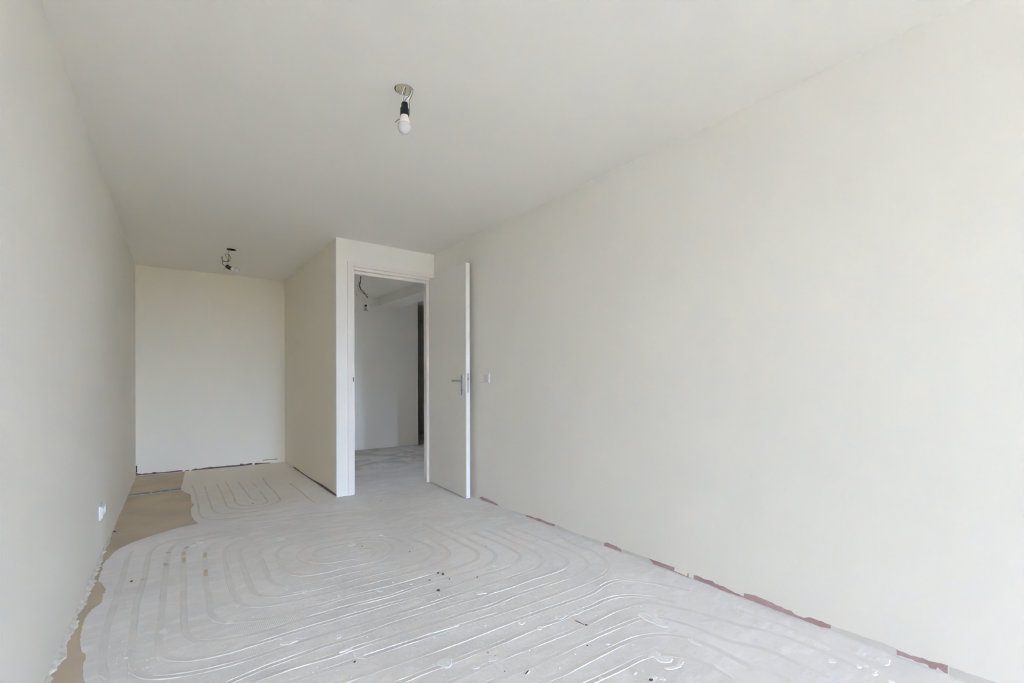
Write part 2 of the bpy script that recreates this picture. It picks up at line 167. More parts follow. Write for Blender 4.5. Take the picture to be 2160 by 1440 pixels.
 [(1.948,0.576),(1.942,0.577),(1.938,0.58),(1.934,0.583),(1.929,0.589),(1.93,0.595),(1.937,0.598),(1.943,0.596),(1.947,0.597),(1.953,0.598),(1.959,0.594),(1.958,0.587),(1.956,0.582),(1.953,0.578)],
 [(1.987,0.508),(1.982,0.509),(1.977,0.511),(1.973,0.515),(1.974,0.52),(1.977,0.523),(1.98,0.525),(1.983,0.529),(1.989,0.532),(1.995,0.529),(1.995,0.523),(1.994,0.518),(1.993,0.515),(1.992,0.51)],
 [(2.013,0.496),(2.01,0.496),(2.007,0.496),(2.004,0.498),(2.004,0.501),(2.003,0.503),(2.005,0.506),(2.009,0.507),(2.012,0.505),(2.015,0.504),(2.017,0.503),(2.021,0.5),(2.021,0.497),(2.017,0.496)],
 [(2.007,0.468),(2.002,0.467),(1.996,0.467),(1.992,0.47),(1.993,0.474),(1.997,0.477),(2,0.478),(2.002,0.481),(2.007,0.483),(2.012,0.481),(2.014,0.477),(2.015,0.474),(2.014,0.471),(2.011,0.468)],
 [(1.98,0.462),(1.976,0.464),(1.973,0.465),(1.969,0.466),(1.967,0.47),(1.968,0.473),(1.971,0.475),(1.974,0.476),(1.978,0.476),(1.981,0.473),(1.983,0.471),(1.986,0.469),(1.988,0.465),(1.986,0.461)],
 [(2.096,0.523),(2.093,0.524),(2.087,0.523),(2.081,0.524),(2.08,0.528),(2.085,0.531),(2.089,0.532),(2.093,0.534),(2.098,0.535),(2.103,0.534),(2.106,0.532),(2.107,0.529),(2.107,0.525),(2.101,0.524)],
 [(2.105,0.455),(2.096,0.452),(2.084,0.452),(2.073,0.459),(2.076,0.47),(2.083,0.476),(2.087,0.482),(2.094,0.487),(2.104,0.488),(2.114,0.483),(2.121,0.476),(2.126,0.467),(2.125,0.458),(2.114,0.455)],
 [(1.975,0.416),(1.973,0.417),(1.969,0.417),(1.966,0.419),(1.965,0.422),(1.967,0.425),(1.97,0.427),(1.974,0.428),(1.977,0.428),(1.98,0.426),(1.982,0.423),(1.984,0.42),(1.984,0.416),(1.98,0.414)],
 [(1.426,1.948),(1.423,1.942),(1.418,1.941),(1.415,1.943),(1.413,1.946),(1.411,1.948),(1.411,1.953),(1.414,1.957),(1.417,1.961),(1.422,1.965),(1.426,1.964),(1.427,1.96),(1.426,1.956),(1.427,1.953)],
 [(1.549,2.676),(1.547,2.669),(1.541,2.662),(1.535,2.661),(1.532,2.668),(1.53,2.674),(1.531,2.681),(1.534,2.688),(1.539,2.691),(1.543,2.695),(1.55,2.7),(1.556,2.698),(1.557,2.69),(1.552,2.681)],
 [(1.116,2.918),(1.114,2.912),(1.11,2.911),(1.105,2.913),(1.101,2.917),(1.098,2.924),(1.097,2.932),(1.101,2.937),(1.104,2.939),(1.107,2.943),(1.112,2.946),(1.118,2.94),(1.119,2.93),(1.116,2.924)],
 [(1.123,2.896),(1.12,2.893),(1.117,2.893),(1.113,2.893),(1.11,2.895),(1.107,2.9),(1.107,2.907),(1.111,2.911),(1.113,2.912),(1.115,2.917),(1.119,2.919),(1.123,2.915),(1.123,2.907),(1.123,2.902)],
 [(0.573,3.27),(0.572,3.252),(0.56,3.24),(0.548,3.232),(0.537,3.231),(0.528,3.236),(0.523,3.248),(0.525,3.262),(0.526,3.276),(0.529,3.297),(0.543,3.308),(0.555,3.3),(0.561,3.29),(0.563,3.279)],
 [(0.918,2.885),(0.919,2.874),(0.911,2.86),(0.897,2.853),(0.886,2.853),(0.877,2.853),(0.873,2.86),(0.874,2.87),(0.876,2.881),(0.884,2.892),(0.895,2.908),(0.908,2.91),(0.913,2.9),(0.913,2.89)],
 [(0.977,2.128),(0.974,2.125),(0.97,2.123),(0.966,2.122),(0.962,2.124),(0.961,2.127),(0.957,2.129),(0.955,2.134),(0.958,2.138),(0.964,2.139),(0.968,2.137),(0.971,2.136),(0.975,2.136),(0.978,2.132)],
 [(1.372,1.162),(1.369,1.16),(1.366,1.161),(1.362,1.162),(1.36,1.164),(1.359,1.167),(1.36,1.169),(1.36,1.172),(1.361,1.175),(1.366,1.175),(1.369,1.172),(1.37,1.169),(1.372,1.167),(1.373,1.165)],
 [(1.314,0.988),(1.311,0.987),(1.308,0.987),(1.305,0.987),(1.3,0.986),(1.298,0.989),(1.298,0.991),(1.301,0.992),(1.302,0.993),(1.305,0.994),(1.308,0.994),(1.311,0.993),(1.315,0.992),(1.316,0.99)],
 [(1.193,1.041),(1.19,1.042),(1.188,1.043),(1.185,1.043),(1.182,1.045),(1.182,1.049),(1.185,1.052),(1.188,1.053),(1.191,1.054),(1.194,1.054),(1.196,1.052),(1.197,1.05),(1.198,1.047),(1.197,1.043)],
 [(0.637,2.223),(0.637,2.22),(0.635,2.216),(0.632,2.215),(0.63,2.219),(0.629,2.223),(0.629,2.227),(0.628,2.23),(0.629,2.234),(0.631,2.235),(0.634,2.235),(0.637,2.233),(0.639,2.23),(0.639,2.226)],
 [(1.447,2.049),(1.441,2.043),(1.435,2.04),(1.429,2.038),(1.422,2.039),(1.422,2.046),(1.426,2.055),(1.432,2.061),(1.436,2.066),(1.442,2.073),(1.45,2.079),(1.452,2.071),(1.451,2.063),(1.449,2.057)],
 [(1.446,2.131),(1.443,2.126),(1.436,2.123),(1.429,2.121),(1.422,2.122),(1.418,2.127),(1.42,2.133),(1.423,2.137),(1.423,2.143),(1.428,2.15),(1.437,2.15),(1.442,2.145),(1.444,2.14),(1.447,2.137)],
 [(0.816,2.14),(0.812,2.142),(0.808,2.145),(0.804,2.149),(0.801,2.156),(0.8,2.165),(0.799,2.174),(0.8,2.183),(0.804,2.188),(0.808,2.181),(0.812,2.173),(0.814,2.166),(0.817,2.159),(0.819,2.147)],
]
CRUMB_POS=[(-0.343,4.138,0.0115),(1.134,2.158,0.0100),(1.146,2.126,0.0113),(1.058,2.108,0.0078),(1.147,2.054,0.0061),(1.277,1.985,0.0061),(1.038,1.975,0.0106),(0.528,1.665,0.0057),(0.953,1.408,0.0043),(0.965,1.378,0.0032),(0.942,1.283,0.0041),(1.396,1.311,0.0070),(1.319,0.934,0.0083),(1.292,1.208,0.0044),(1.423,3.768,0.0072),(0.935,2.796,0.0067),(1.558,2.316,0.0042),(-0.188,3.048,0.0083),(1.138,2.533,0.0057),(0.521,4.355,0.0058)]
SPECKS=[(-0.109,2.575,0.0030),(-0.206,2.221,0.0022),(-0.118,2.462,0.0018),(-0.211,2.354,0.0025),(-0.081,2.477,0.0012),(-0.159,2.254,0.0028),(0.007,2.417,0.0023),(-0.186,2.645,0.0032),(-0.252,2.492,0.0034),(-0.094,2.353,0.0019),(-0.087,2.897,0.0030),(-0.173,2.535,0.0028),(-0.173,2.369,0.0030),(-0.058,2.152,0.0033),(-0.229,2.312,0.0030),(-0.160,2.338,0.0028),(-0.120,2.113,0.0028),(-0.133,2.598,0.0016),(-0.190,2.719,0.0032),(-0.096,2.313,0.0012),(-0.252,2.601,0.0016),(-0.161,2.198,0.0027),(-0.239,2.369,0.0034),(-0.201,3.020,0.0019),(-0.144,2.606,0.0029),(-0.131,2.411,0.0023),(-0.210,2.533,0.0030),(-0.142,2.520,0.0017),(-0.194,2.519,0.0017),(-0.137,2.099,0.0032),(-0.136,2.278,0.0033),(-0.075,2.159,0.0021),(-0.210,2.271,0.0018),(-0.086,2.102,0.0028),(-0.265,2.585,0.0030),(-0.178,2.200,0.0027),(-0.177,2.609,0.0026),(-0.085,2.463,0.0015),(-0.227,2.314,0.0015),(-0.215,2.281,0.0035),(-0.180,2.245,0.0032),(-0.111,2.335,0.0013),(-0.152,2.351,0.0015),(-0.106,2.244,0.0031),(-0.226,2.624,0.0013),(-0.203,2.257,0.0012),(0.023,2.315,0.0029),(-0.188,2.430,0.0032),(-0.247,2.743,0.0030),(-0.137,2.693,0.0030),(-0.117,2.453,0.0018),(-0.258,2.590,0.0022),(-0.063,2.036,0.0016),(-0.231,3.075,0.0028),(-0.149,2.375,0.0021),(-0.108,2.387,0.0018),(-0.054,2.948,0.0024),(-0.268,2.724,0.0031),(-0.220,2.684,0.0018),(-0.133,2.425,0.0018),(-0.302,2.876,0.0021),(-0.101,2.321,0.0035),(-0.089,2.156,0.0034),(-0.072,2.217,0.0015),(-0.130,2.355,0.0030),(-0.206,2.973,0.0024),(-0.171,2.245,0.0029),(-0.146,2.072,0.0025),(-0.119,2.559,0.0033),(-0.133,2.238,0.0025),(-0.237,2.196,0.0012),(-0.107,2.212,0.0013),(-0.211,2.526,0.0026),(-0.178,2.587,0.0026),(-0.022,2.194,0.0024),(-0.282,2.384,0.0020),(-0.246,2.422,0.0019),(-0.206,2.581,0.0017),(-0.275,3.010,0.0032),(-0.095,2.394,0.0034),(-0.177,2.421,0.0033),(-0.209,2.533,0.0023),(-0.289,2.708,0.0018),(-0.182,2.089,0.0021),(-0.207,2.391,0.0017),(-0.024,2.138,0.0016),(-0.180,2.242,0.0021),(-0.117,2.438,0.0035),(-0.055,2.131,0.0021),(-0.147,2.295,0.0032),(-0.201,2.238,0.0014),(-0.213,2.349,0.0027),(-0.182,2.228,0.0017),(-0.252,2.769,0.0019),(-0.268,2.254,0.0020),(-0.149,2.215,0.0030),(-0.173,2.260,0.0031),(-0.223,2.970,0.0022),(-0.231,2.641,0.0029),(-0.242,2.564,0.0029),(-0.138,2.416,0.0016),(-0.189,2.275,0.0027),(-0.295,2.817,0.0024),(-0.121,2.162,0.0027),(-0.069,2.464,0.0033),(-0.220,2.378,0.0022),(-0.195,2.602,0.0014),(-0.177,2.548,0.0016),(-0.260,2.755,0.0021),(-0.133,2.225,0.0015),(-0.160,2.500,0.0027),(-0.276,2.350,0.0016),(-0.065,2.533,0.0033),(-0.256,2.471,0.0021),(-0.129,2.463,0.0025),(-0.213,2.361,0.0030),(-0.219,2.477,0.0022),(1.442,0.859,0.0027),(0.537,2.111,0.0022),(0.474,3.543,0.0030),(1.156,2.013,0.0020),(1.489,1.340,0.0030),(0.650,2.032,0.0024),(0.049,2.067,0.0026),(1.241,1.756,0.0024),(1.025,1.934,0.0031),(0.765,1.668,0.0012),(0.623,1.800,0.0027),(0.077,3.072,0.0022),(0.293,3.086,0.0021),(0.720,1.680,0.0022),(1.430,1.841,0.0014),(0.216,2.129,0.0029),(1.333,2.646,0.0017),(0.411,1.720,0.0022),(1.373,1.658,0.0015),(1.924,2.593,0.0018),(0.463,1.658,0.0024),(1.377,1.758,0.0020),(1.879,1.386,0.0025),(1.746,1.107,0.0016),(1.113,1.176,0.0035),(0.830,1.992,0.0027),(0.533,2.559,0.0026),(0.339,1.998,0.0035),(-0.152,2.051,0.0023),(1.884,2.835,0.0018),(-0.105,2.741,0.0027),(0.755,1.475,0.0034),(0.612,2.750,0.0017),(0.381,2.096,0.0030),(0.739,1.426,0.0013),(1.671,2.035,0.0029),(1.137,3.145,0.0034),(1.992,0.485,0.0016),(0.852,2.414,0.0021),(1.092,1.324,0.0035),(1.708,0.933,0.0023),(0.492,1.586,0.0021),(1.052,2.863,0.0029),(1.715,1.265,0.0024),(0.459,1.682,0.0024),(2.053,0.608,0.0029),(0.408,3.651,0.0020),(-0.060,3.746,0.0018),(1.969,1.057,0.0026),(1.441,1.103,0.0021),(1.386,1.631,0.0014),(1.082,1.121,0.0028),(0.696,1.991,0.0030),(1.722,0.950,0.0030),(0.839,1.629,0.0023),(0.896,2.202,0.0034),(2.026,1.207,0.0035),(1.674,1.317,0.0027),(1.796,3.122,0.0022),(0.391,1.700,0.0029),(0.189,3.639,0.0013),(1.830,0.879,0.0020),(0.374,3.169,0.0026),(0.309,4.321,0.0019),(1.339,0.982,0.0032),(1.808,1.441,0.0029),(1.445,1.564,0.0012),(1.884,0.681,0.0032),(0.380,3.255,0.0023),(0.978,3.126,0.0012),(0.420,3.509,0.0024),(-0.066,2.011,0.0012),(0.311,2.037,0.0026),(0.760,1.400,0.0015),(1.217,1.199,0.0033),(0.062,2.546,0.0018),(1.307,3.079,0.0014),(1.052,1.572,0.0033),(1.664,0.981,0.0028),(1.271,0.984,0.0016),(1.562,2.099,0.0023),(1.689,0.898,0.0022),(0.064,3.700,0.0027),(1.441,1.100,0.0021),(1.954,1.844,0.0029),(0.161,2.866,0.0032)]
BARE_BITS=[[(-0.045, 3.444), (-0.032, 3.418)], [(-0.053, 3.249), (-0.044, 3.188)], [(0.059, 3.486), (0.042, 3.441)], [(0.034, 3.391), (0.036, 3.312)], [(0.035, 3.282), (0.035, 3.182)], [(0.142, 3.3), (0.136, 3.198)], [(0.129, 3.001), (0.126, 2.89)], [(-0.145, 3.053), (-0.139, 3.04)]]
PROFILE=[(-0.349,5.43),(0.04,5.434),(0.039,5.324),(-0.344,5.355)]
# ------------------------------------------------------------------ helpers
def nz(x, y=0.0, z=0.0, s=1.0):
    return noise.noise(Vector((x * s, y * s, z * s)))

def link(name, verts, faces, m, parent=None, smooth=False):
    me = bpy.data.meshes.new(name)
    me.from_pydata([tuple(v) for v in verts], [], faces)
    me.validate()
    bm = bmesh.new(); bm.from_mesh(me)
    bmesh.ops.recalc_face_normals(bm, faces=bm.faces)
    bm.to_mesh(me); bm.free()
    if smooth:
        me.polygons.foreach_set('use_smooth', [True] * len(me.polygons))
    o = bpy.data.objects.new(name, me)
    C.objects.link(o)
    if m is not None:
        me.materials.append(m)
    if parent is not None:
        o.parent = parent
    return o

def empty(name, loc):
    o = bpy.data.objects.new(name, None)
    o.empty_display_size = 0.05
    o.location = loc
    C.objects.link(o)
    bpy.context.view_layer.update()
    return o

def reparent(o, p):
    """parent keeping world geometry (parents carry a translation only)"""
    o.parent = p
    o.matrix_parent_inverse = Matrix.Translation(-Vector(p.location))
    return o

def tag(o, label=None, cat=None, group=None, kind=None):
    if label: o['label'] = label
    if cat: o['category'] = cat
    if group: o['group'] = group
    if kind: o['kind'] = kind
    return o

class MB:
    def __init__(s): s.v = []; s.f = []
    def add(s, v, f):
        n = len(s.v); s.v += [tuple(x) for x in v]; s.f += [tuple(i + n for i in q) for q in f]; return s
    def box(s, x0, x1, y0, y1, z0, z1):
        return s.add([(x0,y0,z0),(x1,y0,z0),(x1,y1,z0),(x0,y1,z0),(x0,y0,z1),(x1,y0,z1),(x1,y1,z1),(x0,y1,z1)],
                     [(0,3,2,1),(4,5,6,7),(0,1,5,4),(1,2,6,5),(2,3,7,6),(3,0,4,7)])
    def prism(s, pts, z0, z1):
        n = len(pts)
        return s.add([(x,y,z0) for x,y in pts] + [(x,y,z1) for x,y in pts],
                     [tuple(range(n-1,-1,-1)), tuple(range(n,2*n))] + [(i,(i+1)%n,n+(i+1)%n,n+i) for i in range(n)])
    def build(s, name, m, parent=None, smooth=False, bevel=0, seg=2):
        o = link(name, s.v, s.f, m, parent, smooth)
        if bevel:
            b = o.modifiers.new('edge', 'BEVEL'); b.width = bevel; b.segments = seg; b.limit_method = 'ANGLE'; b.angle_limit = math.radians(40)
        return o

def tube(pts, r, sides=8, cap=True):
    pts = [Vector(p) for p in pts]
    V = []; F = []
    t = (pts[1] - pts[0]).normalized()
    up = Vector((0,0,1)) if abs(t.z) < 0.9 else Vector((1,0,0))
    n = t.cross(up).normalized()
    for i, p in enumerate(pts):
        t = (pts[min(i+1,len(pts)-1)] - pts[max(i-1,0)]).normalized()
        n = (n - t * n.dot(t)).normalized(); b = t.cross(n)
        rr = r[i] if isinstance(r, (list,tuple)) else r
        for k in range(sides):
            a = 2*math.pi*k/sides
            V.append(p + n*math.cos(a)*rr + b*math.sin(a)*rr)
    for i in range(len(pts)-1):
        for k in range(sides):
            a = i*sides+k; b2 = i*sides+(k+1)%sides
            F.append((a,b2,b2+sides,a+sides))
    if cap:
        F.append(tuple(range(sides-1,-1,-1))); F.append(tuple(range((len(pts)-1)*sides, len(pts)*sides)))
    return V, F

def spline(ctrl, n=8):
    P = [Vector(p) for p in ctrl]
    P = [2*P[0]-P[1]] + P + [2*P[-1]-P[-2]]
    out = []
    for i in range(1, len(P)-2):
        for k in range(n):
            t = k/n
            p0,p1,p2,p3 = P[i-1],P[i],P[i+1],P[i+2]
            out.append(0.5*((2*p1)+(-p0+p2)*t+(2*p0-5*p1+4*p2-p3)*t*t+(-p0+3*p1-3*p2+p3)*t**3))
    out.append(P[-2]); return out

def lathe(profile, origin, axis, sides=28):
    """profile: (radius, distance along axis)"""
    ax = Vector(axis).normalized(); o = Vector(origin)
    u = ax.orthogonal().normalized(); v = ax.cross(u)
    V = []; F = []
    for r, h in profile:
        for k in range(sides):
            a = 2*math.pi*k/sides
            V.append(o + ax*h + (u*math.cos(a)+v*math.sin(a))*max(r,1e-5))
    for i in range(len(profile)-1):
        for k in range(sides):
            a = i*sides+k; b = i*sides+(k+1)%sides
            F.append((a,b,b+sides,a+sides))
    F.append(tuple(range(sides-1,-1,-1))); F.append(tuple(range((len(profile)-1)*sides, len(profile)*sides)))
    return V, F

# ------------------------------------------------------------------ materials
def mat(name, col, rough=0.9, metal=0.0, var=0.0, vscale=2.0, col2=None, bump=0.0, bscale=60.0, spec=0.3, bdist=0.002):
    m = bpy.data.materials.new(name); m.use_nodes = True
    nt = m.node_tree; b = nt.nodes['Principled BSDF']
    b.inputs['Base Color'].default_value = (*col, 1)
    b.inputs['Roughness'].default_value = rough
    b.inputs['Metallic'].default_value = metal
    b.inputs['Specular IOR Level'].default_value = spec
    tc = nt.nodes.new('ShaderNodeTexCoord')
    if var > 0:
        n = nt.nodes.new('ShaderNodeTexNoise'); n.inputs['Scale'].default_value = vscale; n.inputs['Detail'].default_value = 3
        nt.links.new(tc.outputs['Object'], n.inputs['Vector'])
        rp = nt.nodes.new('ShaderNodeMapRange'); rp.inputs['From Min'].default_value = 0.35; rp.inputs['From Max'].default_value = 0.65
        nt.links.new(n.outputs['Fac'], rp.inputs['Value'])
        mx = nt.nodes.new('ShaderNodeMix'); mx.data_type = 'RGBA'
        c2 = col2 or tuple(c*(1-var) for c in col)
        mx.inputs['A'].default_value = (*col, 1); mx.inputs['B'].default_value = (*c2, 1)
        nt.links.new(rp.outputs['Result'], mx.inputs['Factor'])
        nt.links.new(mx.outputs['Result'], b.inputs['Base Color'])
    if bump > 0:
        n2 = nt.nodes.new('ShaderNodeTexNoise'); n2.inputs['Scale'].default_value = bscale; n2.inputs['Detail'].default_value = 4
        nt.links.new(tc.outputs['Object'], n2.inputs['Vector'])
        bp = nt.nodes.new('ShaderNodeBump'); bp.inputs['Strength'].default_value = bump; bp.inputs['Distance'].default_value = bdist
        nt.links.new(n2.outputs['Fac'], bp.inputs['Height']); nt.links.new(bp.outputs['Normal'], b.inputs['Normal'])
    return m

WALLC = (0.885, 0.848, 0.77)
m_wall = mat('wall_paint', WALLC, 0.92, var=0.02, vscale=1.2, spec=0.2)
m_warmlit_wall = mat('warmlit_wall_paint', (0.90, 0.835, 0.70), 0.92, var=0.02, vscale=1.2, spec=0.2)  # warm light of the far end put into the wall colour
m_ceil = mat('ceiling_paint', WALLC, 0.95, var=0.015, vscale=1.0, spec=0.1)
m_trim = mat('frame_paint', (0.86, 0.795, 0.725), 0.55, bump=0.03, bscale=80, spec=0.4)
m_door = mat('door_paint', (0.90, 0.865, 0.795), 0.5, var=0.015, vscale=6, bump=0.04, bscale=150, spec=0.4)
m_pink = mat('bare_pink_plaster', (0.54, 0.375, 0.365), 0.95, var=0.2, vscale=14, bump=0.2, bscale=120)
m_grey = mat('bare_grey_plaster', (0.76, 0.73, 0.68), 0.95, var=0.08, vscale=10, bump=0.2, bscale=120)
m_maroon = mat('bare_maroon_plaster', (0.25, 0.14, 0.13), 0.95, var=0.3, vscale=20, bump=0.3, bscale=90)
m_base = mat('bare_screed', (0.68, 0.565, 0.43), 0.9, var=0.3, vscale=3.5, col2=(0.58, 0.49, 0.38), bump=0.3, bscale=70)
m_plaster = mat('plaster_splash', (0.90, 0.90, 0.89), 0.85, var=0.06, vscale=25, bump=0.2, bscale=120)
m_lip = mat('crumbly_plaster', (0.88, 0.855, 0.82), 0.95, var=0.3, vscale=22, col2=(0.72, 0.665, 0.58), bump=0.5, bscale=80, bdist=0.004)
m_fill = mat('channel_filler', (0.815, 0.785, 0.765), 0.85, var=0.06, vscale=9, bump=0.25, bscale=110)
m_fill_alcove = mat('alcove_channel_filler', (0.78, 0.715, 0.64), 0.85, var=0.12, vscale=9, bump=0.25, bscale=110)  # browner tone to go with the alcove skim tint
m_bead = mat('joint_bead', (0.78, 0.76, 0.74), 0.9, var=0.1, vscale=30, bump=0.3, bscale=90)
m_crumb = mat('dark_rubble', (0.13, 0.115, 0.09), 0.95, var=0.4, vscale=60, bump=0.4, bscale=200)
m_chip = mat('white_chip', (0.92, 0.92, 0.91), 0.7, bump=0.1, bscale=100)
m_black = mat('black_bakelite', (0.012, 0.012, 0.013), 0.45, bump=0.05, bscale=200, spec=0.5)
m_white_pl = mat('white_plastic', (0.89, 0.845, 0.80), 0.4, bump=0.02, bscale=200, spec=0.5)
m_lampwhite = mat('lamp_collar_white', (0.86, 0.80, 0.74), 0.4, bump=0.02, bscale=200, spec=0.5)
m_cream = mat('cream_cover_plastic', (0.56, 0.50, 0.355), 0.6, bump=0.05, bscale=150)
m_maroonbox = mat('maroon_box_plastic', (0.055, 0.012, 0.014), 0.7, bump=0.05, bscale=150)
m_blue = mat('blue_wire', (0.03, 0.09, 0.30), 0.5, bump=0.02, bscale=200)
m_brownw = mat('grey_brown_wire', (0.10, 0.10, 0.085), 0.5, bump=0.02, bscale=200)
m_blackw = mat('black_wire', (0.018, 0.02, 0.02), 0.5, bump=0.02, bscale=200)
m_yg = mat('yellow_green_wire', (0.16, 0.18, 0.03), 0.5, bump=0.02, bscale=200)
m_redtip = mat('red_connector', (0.22, 0.03, 0.02), 0.5, bump=0.02, bscale=200)
m_steel = mat('satin_steel', (0.55, 0.55, 0.53), 0.28, metal=1.0, bump=0.03, bscale=300, spec=0.5)
m_plate = mat('zinc_faceplate', (0.56, 0.56, 0.57), 0.45, metal=0.6, bump=0.03, bscale=300, spec=0.5)
m_brass = mat('brass_latch', (0.60, 0.36, 0.10), 0.35, metal=0.8, bump=0.03, bscale=300)
m_profile = mat('grey_green_metal', (0.27, 0.28, 0.24), 0.6, metal=0.1, var=0.3, vscale=15, bump=0.1, bscale=80)
m_flange = mat('flange_metal', (0.50, 0.49, 0.43), 0.6, metal=0.2, var=0.3, vscale=15, bump=0.1, bscale=80)
m_dark = mat('dark_gap', (0.03, 0.028, 0.025), 0.95, bump=0.05, bscale=50)
m_ground = mat('outdoor_paving', (0.22, 0.135, 0.05), 0.95, var=0.2, vscale=1.0)

def mat_glass(name, col, trans, rough):
    m = mat(name, col, rough, bump=0.01, bscale=100, spec=0.5)
    m.node_tree.nodes['Principled BSDF'].inputs['Transmission Weight'].default_value = trans
    return m
m_frost = mat_glass('frosted_globe', (0.90, 0.855, 0.83), 0.2, 0.25)
m_clear = mat_glass('clear_bulb_glass', (0.78, 0.82, 0.76), 0.6, 0.12)

def mat_skim():
    m = bpy.data.materials.new('levelling_skim'); m.use_nodes = True
    nt = m.node_tree; L = nt.links.new; b = nt.nodes['Principled BSDF']
    b.inputs['Roughness'].default_value = 0.82; b.inputs['Specular IOR Level'].default_value = 0.25
    tc = nt.nodes.new('ShaderNodeTexCoord')
    def noi(scale, detail=6, rough=0.55, vec=None, dist=0.0):
        n = nt.nodes.new('ShaderNodeTexNoise'); n.inputs['Scale'].default_value = scale; n.inputs['Detail'].default_value = detail
        n.inputs['Roughness'].default_value = rough; n.inputs['Distortion'].default_value = dist
        L(vec or tc.outputs['Object'], n.inputs['Vector']); return n.outputs['Fac']
    def rng(v, a, c, lo=0.0, hi=1.0):
        r = nt.nodes.new('ShaderNodeMapRange'); r.inputs['From Min'].default_value = a; r.inputs['From Max'].default_value = c
        r.inputs['To Min'].default_value = lo; r.inputs['To Max'].default_value = hi
        L(v, r.inputs['Value']); return r.outputs['Result']
    def mix(f, a, c):
        x = nt.nodes.new('ShaderNodeMix'); x.data_type = 'RGBA'
        for k, s in (('Factor', f), ('A', a), ('B', c)):
            if isinstance(s, tuple): x.inputs[k].default_value = (*s, 1)
            elif isinstance(s, (int, float)): x.inputs[k].default_value = s
            else: L(s, x.inputs[k])
        return x.outputs['Result']
    def math_(op, a, c):
        x = nt.nodes.new('ShaderNodeMath'); x.operation = op
        for k, s in ((0, a), (1, c)):
            if isinstance(s, (int, float)): x.inputs[k].default_value = s
            else: L(s, x.inputs[k])
        return x.outputs['Value']
    mp = nt.nodes.new('ShaderNodeMapping'); mp.inputs['Scale'].default_value = (1.0, 2.6, 1.0); mp.inputs['Rotation'].default_value = (0, 0, 0.12)
    L(tc.outputs['Object'], mp.inputs['Vector'])
    col = mix(rng(noi(1.6, 4, 0.6), 0.36, 0.66), (0.88, 0.85, 0.84), (0.79, 0.76, 0.745))
    col = mix(rng(noi(5.5, 5, 0.65, mp.outputs['Vector'], 0.6), 0.5, 0.68, 0, 0.8), col, (0.92, 0.90, 0.90))
    col = mix(rng(noi(9.0, 5, 0.7, mp.outputs['Vector']), 0.54, 0.72, 0, 0.6), col, (0.72, 0.68, 0.64))
    # thin stained skim in alcove and hall; alcove tint also carries painted warm light
    sep = nt.nodes.new('ShaderNodeSeparateXYZ'); L(tc.outputs['Object'], sep.inputs['Vector'])
    alc = math_('MULTIPLY', rng(sep.outputs['Y'], 3.9, 5.6), rng(sep.outputs['X'], 1.25, 1.15))
    f1 = math_('MULTIPLY', alc, rng(noi(3.2, 4, 0.6), 0.30, 0.62, 0.25, 1.0))
    col = mix(math_('MULTIPLY', f1, 0.95), col, (0.90, 0.81, 0.70))
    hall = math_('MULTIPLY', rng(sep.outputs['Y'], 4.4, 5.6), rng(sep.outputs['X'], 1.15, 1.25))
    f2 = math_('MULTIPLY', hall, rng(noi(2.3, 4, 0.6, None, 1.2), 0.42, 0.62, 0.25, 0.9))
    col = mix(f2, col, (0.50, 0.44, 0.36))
    # fine pale specks and dust
    col = mix(rng(noi(140, 2, 0.5), 0.70, 0.76, 0, 0.5), col, (0.78, 0.77, 0.76))
    L(col, b.inputs['Base Color'])
    # relief: trowel combing plus grit
    wv = nt.nodes.new('ShaderNodeTexWave'); wv.inputs['Scale'].default_value = 46; wv.inputs['Distortion'].default_value = 2.0
    wv.inputs['Detail'].default_value = 1.0; wv.bands_direction = 'X'
    L(tc.outputs['Object'], wv.inputs['Vector'])
    comb = math_('MULTIPLY', wv.outputs['Fac'], rng(noi(1.3, 3), 0.5, 0.62, 0.0, 0.35))
    h = math_('ADD', math_('ADD', comb, math_('MULTIPLY', noi(55, 2), 0.9)), math_('MULTIPLY', noi(7, 2), 2.0))
    bp = nt.nodes.new('ShaderNodeBump'); bp.inputs['Strength'].default_value = 0.35; bp.inputs['Distance'].default_value = 0.003
    L(h, bp.inputs['Height']); L(bp.outputs['Normal'], b.inputs['Normal'])
    return m
m_skim = mat_skim()

# ------------------------------------------------------------------ plan
LN = (-0.3657, 1.575); BL = (-0.3579, 6.4413); BR = (1.1251, 6.3525); DP = (1.1523, 4.1297); DR = (2.1238, 4.1101); RN = (2.1654, 1.05)
def along(A, B, y):
    t = (y - A[1]) / (B[1] - A[1]); return (A[0] + (B[0]-A[0])*t, y)
L0 = along(LN, BL, YR - 0.2); R0 = along(RN, DR, YR - 0.2); R1 = along(RN, DR, 4.23); L1 = along(LN, BL, 6.56)

def struct(o, label, cat):
    return tag(o, label, cat, kind='structure')

wall_left = struct(MB().prism([L0, L1, (L1[0]-0.12, L1[1]), (L0[0]-0.12, L0[1])], -0.12, H).build('wall_left', m_wall), 'long off-white painted wall on the left, daylit near the camera', 'wall')
wall_right = struct(MB().prism([R0, (R0[0]+0.12, R0[1]), (R1[0]+0.12, R1[1]), R1], -0.12, H).build('wall_right', m_wall), 'long off-white painted wall on the right with bare pink plaster along its foot', 'wall')
wall_back = struct(MB().prism([BL, (BR[0]+0.05, BR[1]-0.003), (BR[0]+0.05, BR[1]+0.12), (BL[0], BL[1]+0.12)], -0.12, H).build('wall_back', m_warmlit_wall), 'off-white wall at the far end of the alcove, warm light put into its colour', 'wall')
PB = along(DP, BR, 4.23); PE = along(DP, BR, 6.9)
wall_partition = struct(MB().prism([PB, (1.25, 4.23), (1.225, 6.9), PE], -0.12, H).build('wall_partition', m_warmlit_wall), 'partition side wall between the alcove and the hall', 'wall')
